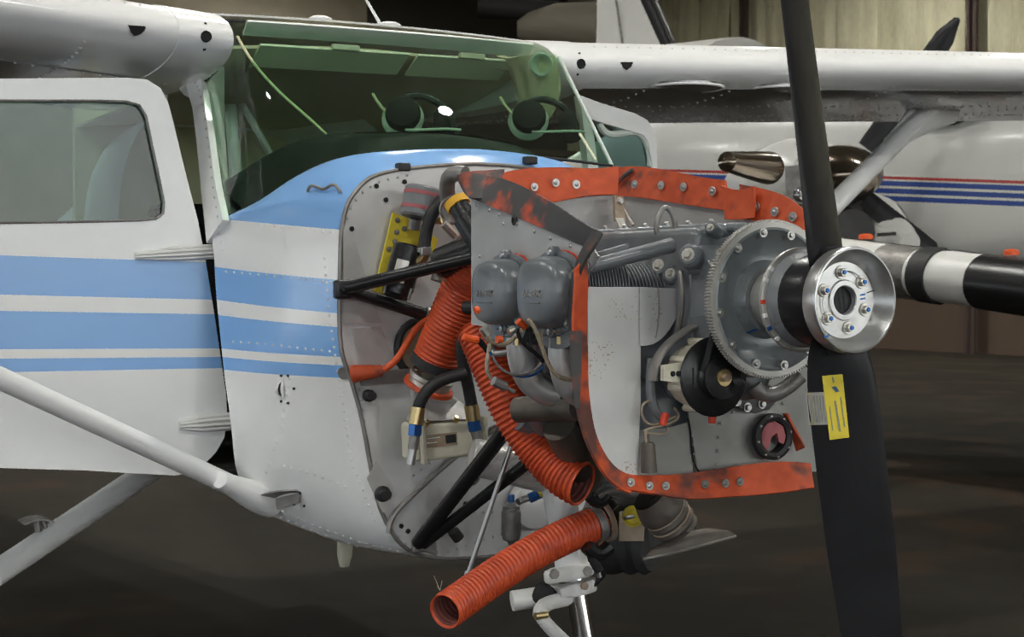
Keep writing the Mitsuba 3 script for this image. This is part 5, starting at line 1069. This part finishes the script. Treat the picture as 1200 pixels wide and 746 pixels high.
add(WG, 'boot_band', solid_loft([wsec(cc(1086), .165, .2, .018), wsec(cc(1106), .165, .2, .018)]), 'black_rubber', 40, label='narrow black band round the leading edge')
add(WG, 'deice_boot', solid_loft([wsec(cc(1154), .165, .06, .008), wsec(cc(1650), .19, .06, .008)]), 'black_paint', 40, label='long black rubber boot on the leading edge')
add(WG, 'leading_edge', solid_loft([wsec(cc(1040), .163, .02, .006), wsec(cc(1080), .163, .02, .006)]), 'dull_metal', 40)
for px, py, tx in ((1185, 301, 'small orange marker lying on the wing behind, near the right edge'), (1014, 289, 'small orange marker on the wing behind, just above the propeller hub')):
    q_ = on_plane(px, py, wl0 - wfr * .06, wfr)
    c = q_ + wup * (.165 + float((cc(px) - q_) @ wup)) + V(0, 0, .034)
    o = add('', 'wing_marker', lathe([(.048, -.02), (.048, .004), (.03, .016), (0, .018)], c, (0, 0, 1), 20), 'orange_wire'); info(o, tx, 'marker')
for sx, so in ((0.1, 0), (0.28, .2)):
    b_ = u0 + (u1 - u0) * sx - uout * so; add(TW, 'gear_leg', join(rod(V(b_[0], b_[1], .30), b_, .06, 14), lathe([(0, -.1), (.24, -.1), (.30, -.06), (.30, .06), (.24, .1), (0, .1)], V(b_[0], b_[1], .30), uout, 30)), 'black_rubber', 40)

# ------------------------------------------------------------------ tail of a third airplane against the wall
TL = thing('tail_airplane', 'grey white airplane tail fin standing behind the port wing', 'airplane')
D3 = 20.0
f3 = lambda a, b, d=0: far(a, b, D3 + d)
add(TL, 'fin', plate([f3(700, -40), f3(748, -40), f3(780, 52), f3(790, 120), f3(695, 120), f3(700, 30)], .18), 'dull_white', False)
add(TL, 'deice_boot', sweep(np.array([f3(738, -45), f3(758, 0), f3(785, 60), f3(796, 100)]), .13, 14), 'black_paint')
add(TL, 'rudder_seam', rod(f3(722, 0, -.1), f3(731, 60, -.1), .015, 8), 'dull_metal')
add(TL, 'fuselage', sweep(np.array([f3(640, 90, 1.8), f3(760, 110), f3(860, 125, -1.8)]), np.array([.35, .6, .8]), 28), 'dull_white', 50)
add(TL, 'tail_leg', rod(V(*f3(760, 110)[:2], 0), f3(760, 110), .06, 12), 'dull_metal')
BG = thing('stored_airplane', 'dim brown airplane nose stored at the dark end of the hangar', 'airplane')
q = lambda a, b: far(a, b, 24.0)
add(BG, 'nose', sweep(np.array([q(606, 34), q(620, 34), q(650, 33), q(690, 36), q(712, 40)]), np.array([.17, .36, .53, .62, .66]), 26, True, (1, .7)), 'dim_brown', 50)
add(BG, 'wing_edge', join(rod(q(560, 8), q(655, 14), .16, 14), rod(q(680, 16), q(705, 22), .16, 14)), 'dark')
add(BG, 'leg', rod(V(*q(690, 36)[:2], 0), q(690, 36), .08, 12), 'dark')
